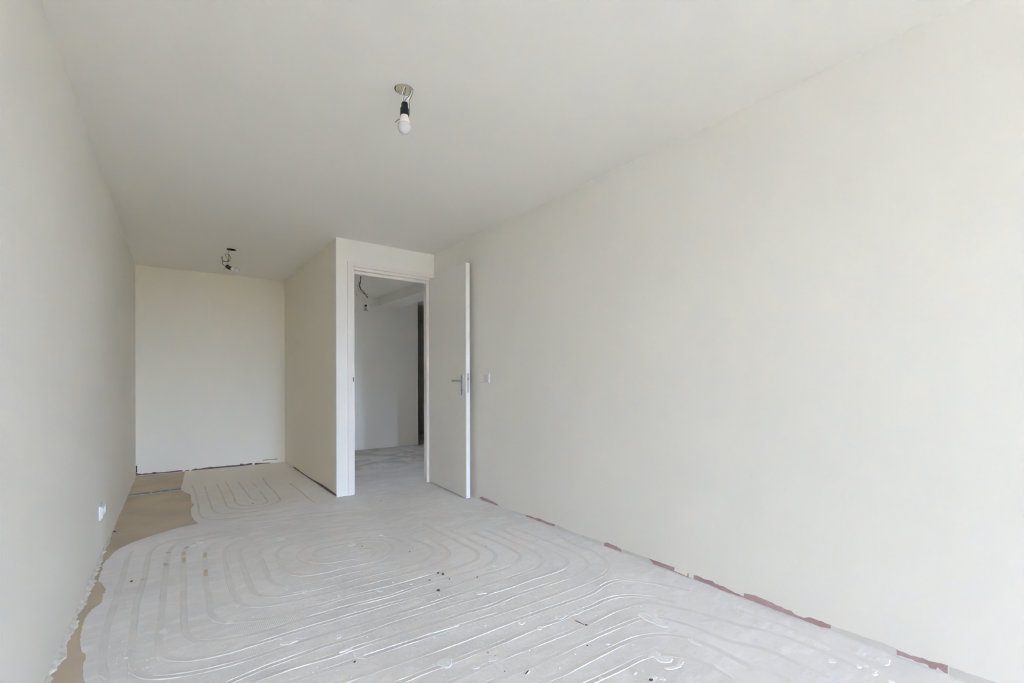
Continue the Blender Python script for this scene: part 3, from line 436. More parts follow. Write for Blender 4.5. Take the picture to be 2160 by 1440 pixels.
# door wall: pier and header around the opening
wd = MB()
def dw(x, d=0.0):       # point on the door wall line, d behind its face
    return DP[1] + (DR[1]-DP[1])*(x-DP[0])/(DR[0]-DP[0]) + d
outline = [(DP[0],-0.12),(1.262,-0.12),(1.262,2.135),(DR[0]-0.0005,2.135),(DR[0]-0.0005,H),(DP[0],H)]
n = len(outline)
wd.add([(x,dw(x),z) for x,z in outline] + [(x if x != DP[0] else PB[0],4.23,z) for x,z in outline],
       [tuple(range(n)), tuple(range(2*n-1,n-1,-1))] + [(i,n+i,n+(i+1)%n,(i+1)%n) for i in range(n)])
wall_door = struct(wd.build('wall_door', m_wall), 'narrow off-white wall framing the open doorway', 'wall')
# hall beyond the door
struct(MB().box(2.26, 5.1, 4.11, 4.23, -0.12, H).build('wall_hall_front', m_wall), 'hall wall continuing right of the doorway', 'wall')
struct(MB().prism([(1.2, 6.831), (3.163, 6.699), (3.19, 9.9), (1.2, 9.9)], -0.12, H).build('wall_hall_back', m_wall), 'plain grey-lit wall facing the doorway inside the hall', 'wall')
struct(MB().prism([(4.10, 8.62), (5.1, 8.55), (5.1, 8.7), (4.10, 8.76)], -0.12, H).build('wall_hall_far', m_wall), 'dim far wall at the end of the corridor', 'wall')
struct(MB().box(3.1, 5.2, 9.78, 9.9, -0.12, H).build('wall_hall_end', m_wall), 'dark wall of the recess at the corridor end', 'wall')
struct(MB().box(5.1, 5.22, 4.11, HY0, -0.12, H).box(5.1, 5.22, HY1, 9.9, -0.12, H).box(5.1, 5.22, HY0, HY1, -0.12, WZ0).box(5.1, 5.22, HY0, HY1, HZ1, H).build('wall_hall_right', m_wall), 'right-hand wall of the hall around the added light opening', 'wall')
hw_ = struct(empty('hall_fill_window', (5.16, (HY0+HY1)/2, WZ0)), 'unseen open window added to brighten the hall', 'window')
for (a, b_, c_, d_) in ((HY0, HY0+0.02, WZ0, HZ1), (HY1-0.02, HY1, WZ0, HZ1), (HY0, HY1, WZ0, WZ0+0.05), (HY0, HY1, HZ1-0.05, HZ1)):
    reparent(MB().box(5.13, 5.19, a, b_, c_, d_).build('frame_bar', m_trim), hw_)
struct(MB().box(3.50, 5.1, 6.30, 6.42, -0.12, H).build('hall_light_blocker', m_wall), 'unseen short wall added to keep window light off the corridor end', 'wall')  # unseen, added to block hall window light from the corridor
struct(MB().prism([(2.575, 4.23), (2.885, 4.23), (2.83, 6.735), (2.5, 6.755)], 2.207, H).build('beam', m_wall), 'boxed-in beam under the hall ceiling', 'beam')
# window wall behind the camera
wr = MB()
xa, xb = L0[0]-0.12, R0[0]+0.12
wr.box(xa, WX0, YR-0.2, YR, -0.12, H).box(WX1, xb, YR-0.2, YR, -0.12, H).box(WX0, WX1, YR-0.2, YR, -0.12, WZ0).box(WX0, WX1, YR-0.2, YR, WZ1, H)
struct(wr.build('wall_rear', m_wall), 'window wall behind the camera', 'wall')
win = struct(empty('window_1', ((WX0+WX1)/2, YR-0.12, WZ0)), 'wide open window behind the camera', 'window')
for (a, b_, c_, d_) in ((WX0, WX0+0.05, WZ0, WZ1), (WX1-0.05, WX1, WZ0, WZ1), ((WX0+WX1)/2-0.025, (WX0+WX1)/2+0.025, WZ0, WZ1), (WX0, WX1, WZ0, WZ0+0.05), (WX0, WX1, WZ1-0.05, WZ1)):
    reparent(MB().box(a, b_, YR-0.16, YR-0.10, c_, d_).build('frame_bar', m_trim), win)
struct(MB().box(-40, 60, -60, 60, -0.5, -0.3).build('ground', m_ground), 'paved ground outside the window', 'ground')

# ceiling with three round openings for the lamp boxes
LAMP1 = (0.812, 1.857); LAMP2 = (0.437, 5.143); LAMP3 = (1.822, 5.45)
def ceiling():
    bm = bmesh.new(); edges = []
    def loop(pts):
        vs_ = [bm.verts.new((x, y, H)) for x, y in pts]
        for i in range(len(vs_)): edges.append(bm.edges.new((vs_[i], vs_[(i+1) % len(vs_)])))
    loop([(-0.49, YR-0.2), (2.29, YR-0.2), (2.29, 4.05), (5.22, 4.05), (5.22, 9.9), (1.1, 9.9), (1.1, 6.58), (-0.49, 6.58)])
    for (x, y), r in ((LAMP1, 0.041), (LAMP2, 0.041), (LAMP3, 0.024)):
        loop([(x + r*math.cos(2*math.pi*k/40), y + r*math.sin(2*math.pi*k/40)) for k in range(40)])
    bmesh.ops.triangle_fill(bm, use_beauty=True, use_dissolve=False, edges=edges)
    for f in bm.faces:
        if f.normal.z > 0: f.normal_flip()
    me = bpy.data.meshes.new('ceiling'); bm.to_mesh(me); bm.free()
    o = bpy.data.objects.new('ceiling', me); C.objects.link(o); me.materials.append(m_ceil)
    s = o.modifiers.new('slab', 'SOLIDIFY'); s.thickness = 0.15; s.offset = -1
    return o
ceil = struct(ceiling(), 'plain off-white plastered ceiling', 'ceiling')

# ------------------------------------------------------------------ floor: bare screed, levelling skim on top, filled heating channels
SK = 0.003
floor = MB()
floor.prism([(-0.45, YR), (2.25, YR), (2.25, 4.1), (5.15, 4.1), (5.15, 9.8), (1.0, 9.8), (1.0, 6.5), (-0.45, 6.5)], -0.12, -SK)
floor = struct(floor.build('floor', m_base), 'bare grey screed floor with traces of milled heating channels', 'floor')

def ragged(P, step=0.012, amp=0.004, s=38):
    out = []
    for i in range(len(P)-1):
        a = Vector(P[i]); b = Vector(P[i+1]); k = max(1, int((b-a).length/step))
        d = (b-a).normalized() if (b-a).length > 1e-6 else Vector((1,0)); nn = Vector((-d.y, d.x))
        for j in range(k):
            p = a + (b-a)*j/k
            out.append(p + nn*amp*(nz(p.x, p.y, 0.3, s) + 0.6*nz(p.x, p.y, 7.3, s*2.7)))
    out.append(Vector(P[-1])); return [(p[0], p[1]) for p in out]

edge = ragged([(0.085, 6.46)] + SKIM_EDGE + [(-0.2, 1.0), (-0.19, 0.3), (-0.2, YR)])
poly = edge + [(2.24, YR), (2.24, 4.1), (5.14, 4.1), (5.14, 9.79), (1.01, 9.79), (1.01, 6.46)]
def prism_tri(name, pts, z0, z1, m, parent):
    bm = bmesh.new()
    vs_ = [bm.verts.new((x, y, z1)) for x, y in pts]
    es = [bm.edges.new((vs_[i], vs_[(i+1) % len(vs_)])) for i in range(len(vs_))]
    bmesh.ops.triangle_fill(bm, use_beauty=True, use_dissolve=False, edges=es)
    top = list(bm.faces)
    lo_ = [bm.verts.new((x, y, z0)) for x, y in pts]
    for i in range(len(pts)):
        j = (i+1) % len(pts)
        bm.faces.new((vs_[i], lo_[i], lo_[j], vs_[j]))
    bmesh.ops.recalc_face_normals(bm, faces=bm.faces)
    me = bpy.data.meshes.new(name); bm.to_mesh(me); bm.free()
    o = bpy.data.objects.new(name, me); C.objects.link(o); me.materials.append(m); o.parent = parent
    if sum(p.normal.z for p in me.polygons if abs(p.normal.z) > 0.5) < 0: me.flip_normals()
    return o
skim = prism_tri('skim_coat', poly, -SK, 0.0, m_skim, floor)
skim['label'] = 'pale grey levelling skim with a ragged curved edge'

def resample(P, step):
    P = [Vector(p) for p in P]; s = [0.0]
    for i in range(1, len(P)): s.append(s[-1] + (P[i]-P[i-1]).length)
    m_ = max(3, int(s[-1]/step)); out = []; j = 0
    for k in range(m_+1):
        t = s[-1]*k/m_
        while j < len(s)-2 and s[j+1] < t: j += 1
        f = (t - s[j]) / max(1e-9, s[j+1]-s[j]); out.append(P[j].lerp(P[j+1], min(1, max(0, f))))
    for _ in range(3):
        out = [out[0]] + [(out[i-1]+2*out[i]+out[i+1])/4 for i in range(1, len(out)-1)] + [out[-1]]
    return out

def channel(P, seed):
    """a filled milled channel: flat filler with a thin burr along each cut edge"""
    pts = resample(P, 0.012); alcove = min(p[1] for p in P) > 3.85; hw = 0.004 if alcove else 0.0105
    V = []; F = []
    prof = [(-hw-0.0045, -0.0004), (-hw-0.001, 1), (-hw+0.002, 0.0002), (hw-0.002, 0.0002), (hw+0.001, 2), (hw+0.0045, -0.0004)]
    k = len(prof); N = len(pts)
    for i, p in enumerate(pts):
        t = (pts[min(i+1, N-1)] - pts[max(i-1, 0)]).normalized(); nn = Vector((-t.y, t.x))
        fade = min(1, i/6, (N-1-i)/6)
        dep = 0.25 + 0.75*min(1, max(0, (3.6 - p.y)/1.2))
        for d, z in prof:
            if z in (1, 2):
                q = nz(p.x, p.y, seed*3.1 + z, 3.0) + 0.6*nz(p.x, p.y, seed + 5*z, 14.0)
                z = 0.0004 + dep*0.0020*max(0.0, min(1.0, 0.25 + 1.3*q)) if fade > 0 else 0.0002
                z *= max(0.1, fade)
            wob = 0.0012*nz(p.x, p.y, seed*1.7, 22.0)
            V.append((p.x + nn.x*(d+wob), p.y + nn.y*(d+wob), z))
    for i in range(N-1):
        for j in range(k-1):
            a = i*k+j; F.append((a, a+1, a+1+k, a+k))
    return link('channel_filling', V, F, m_fill_alcove if alcove else m_fill, floor)
for i, P in enumerate(CHANNELS):
    channel(P, i)

def blob(P, h, name, m, parent, z0=0.0, k=1.0):
    n = len(P); cx = sum(p[0] for p in P)/n; cy = sum(p[1] for p in P)/n
    P = [(cx+(x-cx)*k, cy+(y-cy)*k) for x, y in P]
    V = [(x, y, z0-0.0004) for x, y in P]
    V += [(cx+(x-cx)*0.86, cy+(y-cy)*0.86, z0+h*0.8*(1+0.25*math.sin(7*i))) for i, (x, y) in enumerate(P)]
    V += [(cx+(x-cx)*0.45, cy+(y-cy)*0.45, z0+h*(1+0.2*math.cos(5*i))) for i, (x, y) in enumerate(P)]
    V.append((cx, cy, z0+h))
    F = []
    for r in range(2):
        for i in range(n):
            j = (i+1) % n; F.append((r*n+i, r*n+j, (r+1)*n+j, (r+1)*n+i))
    for i in range(n): F.append((2*n+i, 2*n+(i+1) % n, 3*n))
    return link(name, V, F, m, parent, smooth=False)
for i, P in enumerate(BLOBS):
    blob(P, 0.0012 + 0.0008*((i*7) % 3), 'plaster_splash', m_plaster, floor, 0.0, 1.15)
for a, b_ in BARE_BITS:
    a = Vector(a); b_ = Vector(b_); t = (b_-a).normalized(); nn = Vector((-t.y, t.x)); mid = (a+b_)/2; hl = (b_-a).length/2
    P = [mid + t*hl*math.copysign(abs(math.cos(q))**0.5, math.cos(q)) + nn*0.010*math.copysign(abs(math.sin(q))**0.5, math.sin(q))*(1+0.25*nz(q, a.x*9, 0, 2)) for q in [2*math.pi*k/16 for k in range(16)]]
    blob([(p.x, p.y) for p in P], 0.0007, 'bare_channel', m_base, floor, 0.0004)
# dust and paint specks nobody could count: one part
sp = MB()
for x, y, r in SPECKS:
    a = random.random()*3; e = random.uniform(0.5, 1)
    sp.add([(x+r*math.cos(a), y+r*math.sin(a), 0), (x-r*e*math.sin(a), y+r*e*math.cos(a), 0), (x-r*math.cos(a), y-r*math.sin(a), 0), (x+r*e*math.sin(a), y-r*e*math.cos(a), 0), (x, y, r*0.8)],
           [(0,1,4),(1,2,4),(2,3,4),(3,0,4)])
sp = sp.build('plaster_specks', m_chip, floor); sp['kind'] = 'stuff'

# metal profile let into the bare screed
pr = empty('metal_profile', (-0.155, 5.385, -SK))
tag(pr, 'grey-green metal profile let into the brown screed of the alcove', 'profile')
(ax, ay), (bx_, by_), (cx_, cy_), (dx_, dy_) = PROFILE
ay = 5.425; by_ = 5.422; cy_ = 5.345; dy_ = 5.352
reparent(MB().prism([(ax, dy_), (cx_, cy_), (bx_, by_), (ax, ay)], -SK-0.001, -SK+0.0015).build('web', m_profile), pr)
for (y0, y1) in ((dy_, cy_), (ay, by_)):
    reparent(MB().prism([(ax, y0-0.004), (bx_, y1-0.004), (bx_, y1+0.004), (ax, y0+0.004)], -SK-0.001, 0.002).build('flange', m_flange), pr)
for x in (-0.19, -0.12, -0.05):
    V, F = lathe([(0.006, 0), (0.006, 0.0015), (0.003, 0.002)], (x, 5.388, -SK+0.001), (0, 0, 1), 10)
    reparent(link('screw_head', V, F, m_chip), pr)

# ------------------------------------------------------------------ bare plaster along the wall feet
def wall_patch(P, A, B, out, m, name, parent, th=0.0012, amp=0.0022):
    """ragged flat patch on a wall; P in (distance from A, height); out = sign of the room side"""
    A = Vector(A); B = Vector(B); d = (B-A).normalized(); nn = Vector((-d.y, d.x))*out
    pts = ragged([tuple(p) for p in P] + [tuple(P[0])], 0.008, amp, 60)[:-1]
    pts = [(s, max(0.0005, z)) for s, z in pts]
    bm = bmesh.new()
    def w3(s, z, o): q = A + d*s + nn*o; return (q.x, q.y, z)
    vs_ = [bm.verts.new(w3(s, z, th)) for s, z in pts]
    es = [bm.edges.new((vs_[i], vs_[(i+1) % len(vs_)])) for i in range(len(vs_))]
    bmesh.ops.triangle_fill(bm, use_beauty=True, use_dissolve=False, edges=es)
    lo_ = [bm.verts.new(w3(s, z, -0.001)) for s, z in pts]
    for i in range(len(pts)):
        j = (i+1) % len(pts); bm.faces.new((vs_[i], vs_[j], lo_[j], lo_[i]))
    bmesh.ops.recalc_face_normals(bm, faces=bm.faces)
    me = bpy.data.meshes.new(name); bm.to_mesh(me); bm.free()
    o = bpy.data.objects.new(name, me); C.objects.link(o); me.materials.append(m); o.parent = parent
    return o
for P in RIGHT_GREY: wall_patch(P, RN, DR, 1, m_grey, 'bare_grey_patch', wall_right, 0.0008)
for P in RIGHT_PINK: wall_patch(P, RN, DR, 1, m_pink, 'bare_pink_patch', wall_right, 0.0014)
wall_patch([(-1.8, 0.004), (-0.745, 0.004), (-0.745, 0.034), (-1.0, 0.042), (-1.8, 0.04)], RN, DR, 1, m_grey, 'bare_grey_patch', wall_right, 0.0008)
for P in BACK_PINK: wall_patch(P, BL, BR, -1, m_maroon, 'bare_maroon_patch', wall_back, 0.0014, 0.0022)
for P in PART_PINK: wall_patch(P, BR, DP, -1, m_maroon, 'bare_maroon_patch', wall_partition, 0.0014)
wall_patch([(1.235, 0.0435), (1.32, 0.046), (1.40, 0.0445), (1.40, 0.0505), (1.32, 0.0525), (1.235, 0.0485)], BL, BR, -1, m_dark, 'crack', wall_back, 0.0008, 0.001)
wall_patch([(0.002, 0.04), (0.012, 0.04), (0.012, 0.11), (0.002, 0.11)], BL, BR, -1, m_dark, 'crack', wall_back, 0.0008, 0.002)

def lip(A, B, out, name, m, parent, y0, y1, hfun, wfun, step=0.012, seed=0.0):
    """irregular plaster fillet in the joint between a wall and the floor"""
    A = Vector(A); B = Vector(B); d = (B-A).normalized(); nn = Vector((-d.y, d.x))*out
    N = int((y1-y0)/step); V = []; F = []
    for i in range(N+1):
        s = y0 + (y1-y0)*i/N; p = A + d*s
        h = max(0.001, hfun(s)*(1+0.9*nz(s, seed, 0, 9)+0.5*nz(s, seed, 3, 41))); w_ = max(0.001, wfun(s)*(1+1.0*nz(s, seed, 5, 8)+0.6*nz(s, seed, 9, 37)))
        for (o, z) in ((0.0, h*1.0), (0.0012+w_*0.12, h*0.9), (w_*0.4, h*0.42*(1+0.5*nz(s, 1, seed, 55))), (w_*0.75, h*0.2*(1+0.8*nz(s, 2, seed, 60))), (w_, -SK-0.001)):
            q = p + nn*o; V.append((q.x, q.y, z))
    for i in range(N):
        for j in range(4):
            a = i*5+j; F.append((a, a+1, a+6, a+5))
    return link(name, V, F, m, parent)
near = lambda s: 1.0 if s < 1.7 else max(0.12, 1.0 - (s-1.7)/1.3)
lip((LN[0], LN[1]), BL, -1, 'plaster_fillet', m_lip, wall_left, -0.6, 4.85, lambda s: 0.010*near(s)+0.002, lambda s: 0.017*near(s)+0.003, seed=2.0)
lip(RN, DR, 1, 'joint_bead', m_bead, wall_right, -1.0, 2.25, lambda s: 0.0045, lambda s: 0.008, seed=5.0)
lip(BR, DP, -1, 'joint_bead', m_bead, wall_partition, 0.0, 2.2, lambda s: 0.002, lambda s: 0.012, seed=8.0)
lip(BL, BR, -1, 'joint_bead', m_lip, wall_back, 0.0, 1.45, lambda s: 0.001, lambda s: 0.006, seed=11.0)

# ------------------------------------------------------------------ door frame, door leaf
frame = struct(empty('trim_1', (1.27, 4.13, 0)), 'pinkish-white painted door frame with stepped edges', 'door frame')
def fbox(name, x0, x1, d0, d1, z0, z1, m=m_trim, bevel=0.0015):
    v = [(x0,dw(x0,d0),z0),(x1,dw(x1,d0),z0),(x1,dw(x1,d1),z0),(x0,dw(x0,d1),z0)]
    v += [(x,y,z1) for x,y,_ in v]
    o = MB().add(v, [(0,3,2,1),(4,5,6,7),(0,1,5,4),(1,2,6,5),(2,3,7,6),(3,0,4,7)]).build(name, m, None, bevel=bevel)
    return reparent(o, frame)
fbox('post', 1.2515, 1.2975, -0.010, 0.11, 0.0, 2.148)
fbox('rebate_strip', 1.2975, 1.312, 0.004, 0.05, 0.0, 2.10)
fbox('door_stop', 1.2975, 1.328, 0.045, 0.11, 0.0, 2.10)
fbox('head', 1.2975, 2.122, -0.010, 0.11, 2.104, 2.148)
fbox('rebate_strip', 1.312, 2.075, 0.004, 0.05, 2.078, 2.104)
fbox('door_stop', 1.312, 2.075, 0.050, 0.11, 2.053, 2.104)
fbox('post', 2.088, 2.122, 0.0, 0.11, 0.0, 2.104)
fbox('door_stop', 2.058, 2.088, 0.045, 0.11, 0.0, 2.104)
# strike plate slot on the latch post
reparent(MB().box(1.3005, 1.3075, dw(1.3, 0.0025), dw(1.3, 0.0055), 1.043, 1.083).build('strike_slot', m_dark), frame)

door = struct(empty('door_1', (2.082, 4.133, 0.008)), 'flush off-white door leaf standing open against the right wall', 'door')
HA = Vector((2.083, 4.133)); HB = Vector((2.0395, 3.346))
dd = (HB-HA).normalized(); dn = Vector((-dd.y, dd.x))       # dn points towards the right wall
if dn.x < 0: dn = -dn
DL = (HB-HA).length
def leaf_pt(s, o, z): q = HA + dd*s + dn*o; return (q.x, q.y, z)   # s from the hinge, o behind the room-side face
def lbox(name, s0, s1, o0, o1, z0, z1, m, parent, bevel=0.0):
    v = [leaf_pt(s0,o0,z0),leaf_pt(s1,o0,z0),leaf_pt(s1,o1,z0),leaf_pt(s0,o1,z0),leaf_pt(s0,o0,z1),leaf_pt(s1,o0,z1),leaf_pt(s1,o1,z1),leaf_pt(s0,o1,z1)]
    o = MB().add(v, [(0,3,2,1),(4,5,6,7),(0,1,5,4),(1,2,6,5),(2,3,7,6),(3,0,4,7)]).build(name, m, None, bevel=bevel)
    return reparent(o, parent) if parent.type == 'EMPTY' else o
lbox('leaf', 0, DL, 0, 0.039, 0.010, 2.096, m_door, door, 0.0012)
for z in (0.22, 1.05, 1.88):
    V, F = lathe([(0.007, 0), (0.007, 0.09)], leaf_pt(-0.004, 0.045, z), (0, 0, 1), 12)
    reparent(link('hinge', V, F, m_steel), door)
def handle(side):
    o = -1 if side < 0 else 1
    base = 0.0 if side < 0 else 0.039
    s = DL - 0.066
    pl_ = lbox('handle_plate', s-0.017, s+0.017, base, base+o*0.009, 0.922, 1.098, m_steel, door, 0.002)
    z = 1.048
    neck = [leaf_pt(s, base+o*0.008, z), leaf_pt(s, base+o*0.020, z), leaf_pt(s, base+o*0.034, z), leaf_pt(s-0.006, base+o*0.042, z), leaf_pt(s-0.018, base+o*0.045, z), leaf_pt(s-0.06, base+o*0.045, z+0.001), leaf_pt(s-0.122, base+o*0.044, z+0.002)]
    V, F = tube(spline(neck, 5), 0.0085, 14)
    lv = reparent(link('lever', V, F, m_steel, None, True), door)
    V, F = lathe([(0.012, 0), (0.012, 0.006)], leaf_pt(s, base+o*0.009, z), (dn.x*o, dn.y*o, 0), 16)
    reparent(link('rosette', V, F, m_steel), door)
    V, F = lathe([(0.005, 0), (0.005, 0.0015)], leaf_pt(s, base+o*0.009, 0.965), (dn.x*o, dn.y*o, 0), 12)
    reparent(link('keyhole', V, F, m_dark), door)
handle(-1); handle(1)
# lock face plate on the free edge
def stadium(s, oc, hw_, z0, z1, t, name, m):
    P = []
    for k in range(13): a = math.pi*k/12; P.append((oc+hw_*math.cos(a), z1-hw_+hw_*math.sin(a)))
    for k in range(13): a = math.pi+math.pi*k/12; P.append((oc+hw_*math.cos(a), z0+hw_+hw_*math.sin(a)))
    n = len(P)
    V = [leaf_pt(s-0.001, o, z) for o, z in P] + [leaf_pt(s+t, o, z) for o, z in P]
    F = [tuple(range(n)), tuple(range(2*n-1, n-1, -1))] + [(i, n+i, n+(i+1) % n, (i+1) % n) for i in range(n)]
    return reparent(link(name, V, F, m), door)
stadium(DL, 0.0195, 0.009, 0.944, 1.117, 0.0012, 'lock_faceplate', m_plate)
lbox('latch_bolt', DL, DL+0.006, 0.0125, 0.0265, 1.055, 1.078, m_brass, door, 0.002)['label'] = 'brass-coloured latch bolt'
for z in (0.956, 1.105):
    V, F = lathe([(0.003, 0), (0.003, 0.0018)], leaf_pt(DL+0.001, 0.0195, z), (dd.x, dd.y, 0), 10)
    reparent(link('screw_head', V, F, m_steel), door)

# ------------------------------------------------------------------ wall switch and sockets
def wall_frame(A, B, out):
    A = Vector(A); B = Vector(B); d = (B-A).normalized(); nn = Vector((-d.y, d.x))*out
    def W(s, o, z): q = A + d*s + nn*o; return (q.x, q.y, z)
    return W
def plate_ring(W, s0, s1, z0, z1, th, bw, name, m, inner=0.35):
    """bevelled frame: outer foot on the wall, raised rim, flat recessed field"""
    def ring(i, o): return [W(s0+i, o, z0+i), W(s1-i, o, z0+i), W(s1-i, o, z1-i), W(s0+i, o, z1-i)]
    V = ring(0, -0.001) + ring(0, th*0.35) + ring(bw, th) + ring(bw+0.0015, th) + ring(bw+0.0015, th*(1-inner))
    F = [(r*4+i, r*4+(i+1) % 4, (r+1)*4+(i+1) % 4, (r+1)*4+i) for r in range(4) for i in range(4)] + [(16,17,18,19)]
    return link(name, V, F, m)
def wbox(W, s0, s1, o0, o1, z0, z1, name, m, tilt=0.0, bevel=0.001):
    V = [W(s0,o0,z0),W(s1,o0,z0),W(s1,o1,z0),W(s0,o1,z0),W(s0,o0,z1),W(s1,o0,z1),W(s1,o1+tilt,z1),W(s0,o1+tilt,z1)]
    return MB().add(V, [(0,3,2,1),(4,5,6,7),(0,1,5,4),(1,2,6,5),(2,3,7,6),(3,0,4,7)]).build(name, m, bevel=bevel)
def socket_insert(W, s, z, o, parent, nrm):
    c = Vector(W(s, o, z)); ax = Vector(nrm)
    # square field with a round well
    V, F = lathe([(0.0215, 0.0), (0.0225, 0.004), (0.0205, 0.004), (0.0195, -0.003), (0.001, -0.003)], c, ax, 28)
    so = reparent(link('socket_well', V, F, m_white_pl, None, False), parent)
    up = Vector((0, 0, 1)); side = ax.cross(up)
    for t in (-0.0095, 0.0095):
        V, F = lathe([(0.0028, 0), (0.0028, 0.0012)], c + side*t*0 + up*t + ax*(-0.0028), ax, 10)
        reparent(link('pin_hole', V, F, m_dark), parent)
    for t in (-1, 1):
        q = c + side*t*0.018 - ax*0.0015
        V, F = tube([q - up*0.003, q + up*0.003], 0.0016, 6)
        reparent(link('earth_clip', V, F, m_steel), parent)

# right wall: rocker switch (far half) and socket (near half); distance along RN->DR
W = wall_frame(RN, DR, 1)
dR = (Vector(DR)-Vector(RN)).normalized(); nR = (-dR.y, dR.x, 0)
s0, s1 = 3.114-1.05, 3.267-1.05
sw = empty('light_switch', W((s0+s1)/2, 0, 1.07)); tag(sw, 'white double wall plate with rocker switch and socket beside the open door', 'light switch')
reparent(plate_ring(W, s0, s1, 1.030, 1.111, 0.012, 0.010, 'cover_frame', m_white_pl), sw)
sm = (s0+s1)/2
reparent(wbox(W, sm+0.004, s1-0.0115, 0.006, 0.0105, 1.0425, 1.0985, 'rocker', m_white_pl, 0.0035), sw)
reparent(wbox(W, s0+0.0115, sm-0.004, 0.006, 0.0095, 1.0425, 1.0985, 'socket_field', m_white_pl), sw)
socket_insert(W, (s0+0.0115+sm-0.004)/2, 1.0705, 0.0095, sw, nR)
# left wall double socket
WL = wall_frame(LN, BL, -1)
dLv = (Vector(BL)-Vector(LN)).normalized(); nL = (dLv.y, -dLv.x, 0)
s0, s1 = 3.535-1.575, 3.690-1.575
so = empty('wall_socket', WL((s0+s1)/2, 0, 0.272)); tag(so, 'white double wall socket low on the left wall', 'wall socket')
reparent(plate_ring(WL, s0, s1, 0.232, 0.313, 0.016, 0.012, 'cover_frame', m_white_pl, 0.5), so)
sm = (s0+s1)/2
for a, b_ in ((s0+0.0135, sm-0.003), (sm+0.003, s1-0.0135)):
    reparent(wbox(WL, a, b_, 0.007, 0.0125, 0.2455, 0.2995, 'socket_field', m_white_pl), so)
    socket_insert(WL, (a+b_)/2, 0.2725, 0.0125, so, nL)

# ------------------------------------------------------------------ bare bulbs on ceiling wires
RV = Vector((math.cos(YAW), -math.sin(YAW), 0))     # unit vectors used as a local frame of each lamp
FV = Vector((math.sin(YAW), math.cos(YAW), 0))
UP = Vector((0, 0, 1))
def bulb_parts(lamp, top, axis, holder=True, r=0.0285):
    """black lamp holder, white collar and frosted globe along axis from top"""
    ax = Vector(axis).normalized(); top = Vector(top)
    V, F = lathe([(0.004, -0.006), (0.0135, -0.004), (0.0150, 0.0), (0.0155, 0.019), (0.0155, 0.0195), (0.0188, 0.021), (0.0190, 0.024), (0.0190, 0.049), (0.0180, 0.052), (0.0165, 0.052)], top, ax, 28)
    ho = reparent(link('lamp_holder', V, F, m_black, None, True), lamp)
    # cord grip ring on top of the holder
    side = ax.cross(Vector((0.3, 0.7, 0.2))).normalized()
    ring = [top + ax*(-0.007) + side*0.008*math.cos(2*math.pi*k/14) - ax*0.007*math.sin(2*math.pi*k/14) for k in range(15)]
    V, F = tube(ring, 0.0025, 6, False)
    reparent(link('grip_ring', V, F, m_black, None, True), lamp)
    V, F = lathe([(0.0130, 0.046), (0.0160, 0.052), (0.0165, 0.056), (0.0180, 0.066), (0.0215, 0.077), (0.0250, 0.085), (0.0262, 0.0885), (0.0262, 0.0895)], top, ax, 32)
    bb = reparent(link('bulb', V, F, m_lampwhite, None, True), lamp)
    pf = [(0.0262, 0.0895)]
    cz = 0.104; R_ = r
    for k in range(1, 15):
        a = math.radians(-30 + 120*k/14); pf.append((R_*math.cos(a), cz + R_*math.sin(a)))
    V, F = lathe(pf, top, ax, 32)
    g = link('globe', V, F, m_frost, None, True); g.parent = bb; g.matrix_parent_inverse = Matrix.Translation(-Vector(lamp.location))
    g.matrix_parent_inverse = bb.matrix_parent_inverse.copy()
    g.matrix_parent_inverse = Matrix.Identity(4)
    return ho, bb
def wire(lamp, ctrl, m, r=0.0013, name='wire'):
    V, F = tube(spline(ctrl, 8), r, 7)
    return reparent(link(name, V, F, m, None, True), lamp)
def box_cup(lamp, x, y, r, m=None):
    V, F = [], []
    n = 40
    prof = [(r, H+0.0002), (r, H+0.045), (r*0.98, H+0.05), (0.0005, H+0.05)]
    for rr, z in prof:
        for k in range(n):
            a = 2*math.pi*k/n; V.append((x+rr*math.cos(a), y+rr*math.sin(a), z))
    for i in range(3):
        for k in range(n): F.append((i*n+k, i*n+(k+1) % n, (i+1)*n+(k+1) % n, (i+1)*n+k))
    return reparent(link('junction_box', V, F, m or m_maroonbox), lamp)

# nearest lamp: cream cover disc in the box, bunched wires, holder and bulb hanging straight
x, y = LAMP1
lamp1 = empty('ceiling_light', (x, y, H)); tag(lamp1, 'bare frosted bulb hanging straight down from a round cream ceiling cover nearest the camera', 'ceiling light')
box_cup(lamp1, x, y, 0.0405)
ctr = Vector((x, y, H)) + RV*0.0015
axd = Vector((0, 0, -1)) + RV*0.10 - FV*0.06
V, F = lathe([(0.0385, -0.0005), (0.0385, 0.0015), (0.0375, 0.0025), (0.010, 0.003)], ctr + UP*0.004, axd, 40)
cov = reparent(link('cover_disc', V, F, m_cream), lamp1)
for a, b_ in ((-0.026, 0.006), (-0.006, 0.003), (0.024, 0.012)):
    q = ctr + RV*a + FV*b_ - UP*0.001
    V, F = lathe([(0.0022, 0), (0.0022, 0.0015)], q, axd, 8)
    reparent(link('cover_slot', V, F, m_dark), lamp1)
P = lambda u, v, d=0.0: Vector((x, y, H)) + RV*((u-735)*0.0002055) - UP*((v-305)*0.0002055) + FV*d   # local offsets of the wires
jt = P(740, 562)
wire(lamp1, [P(785, 285, -0.012), P(772, 330, -0.012), P(735, 400, -0.010), P(716, 470, -0.006), P(728, 545, -0.002), P(742, 590)], m_blue, 0.0013)
wire(lamp1, [P(778, 285, -0.015), P(755, 330, -0.016), P(722, 410, -0.012), P(712, 480, -0.008), P(722, 550, -0.004), P(735, 592)], m_chip, 0.0013)
wire(lamp1, [P(792, 285, -0.010), P(782, 350, -0.008), P(755, 420, -0.006), P(738, 490, -0.002), P(740, 560), P(748, 592)], m_brownw, 0.0013)
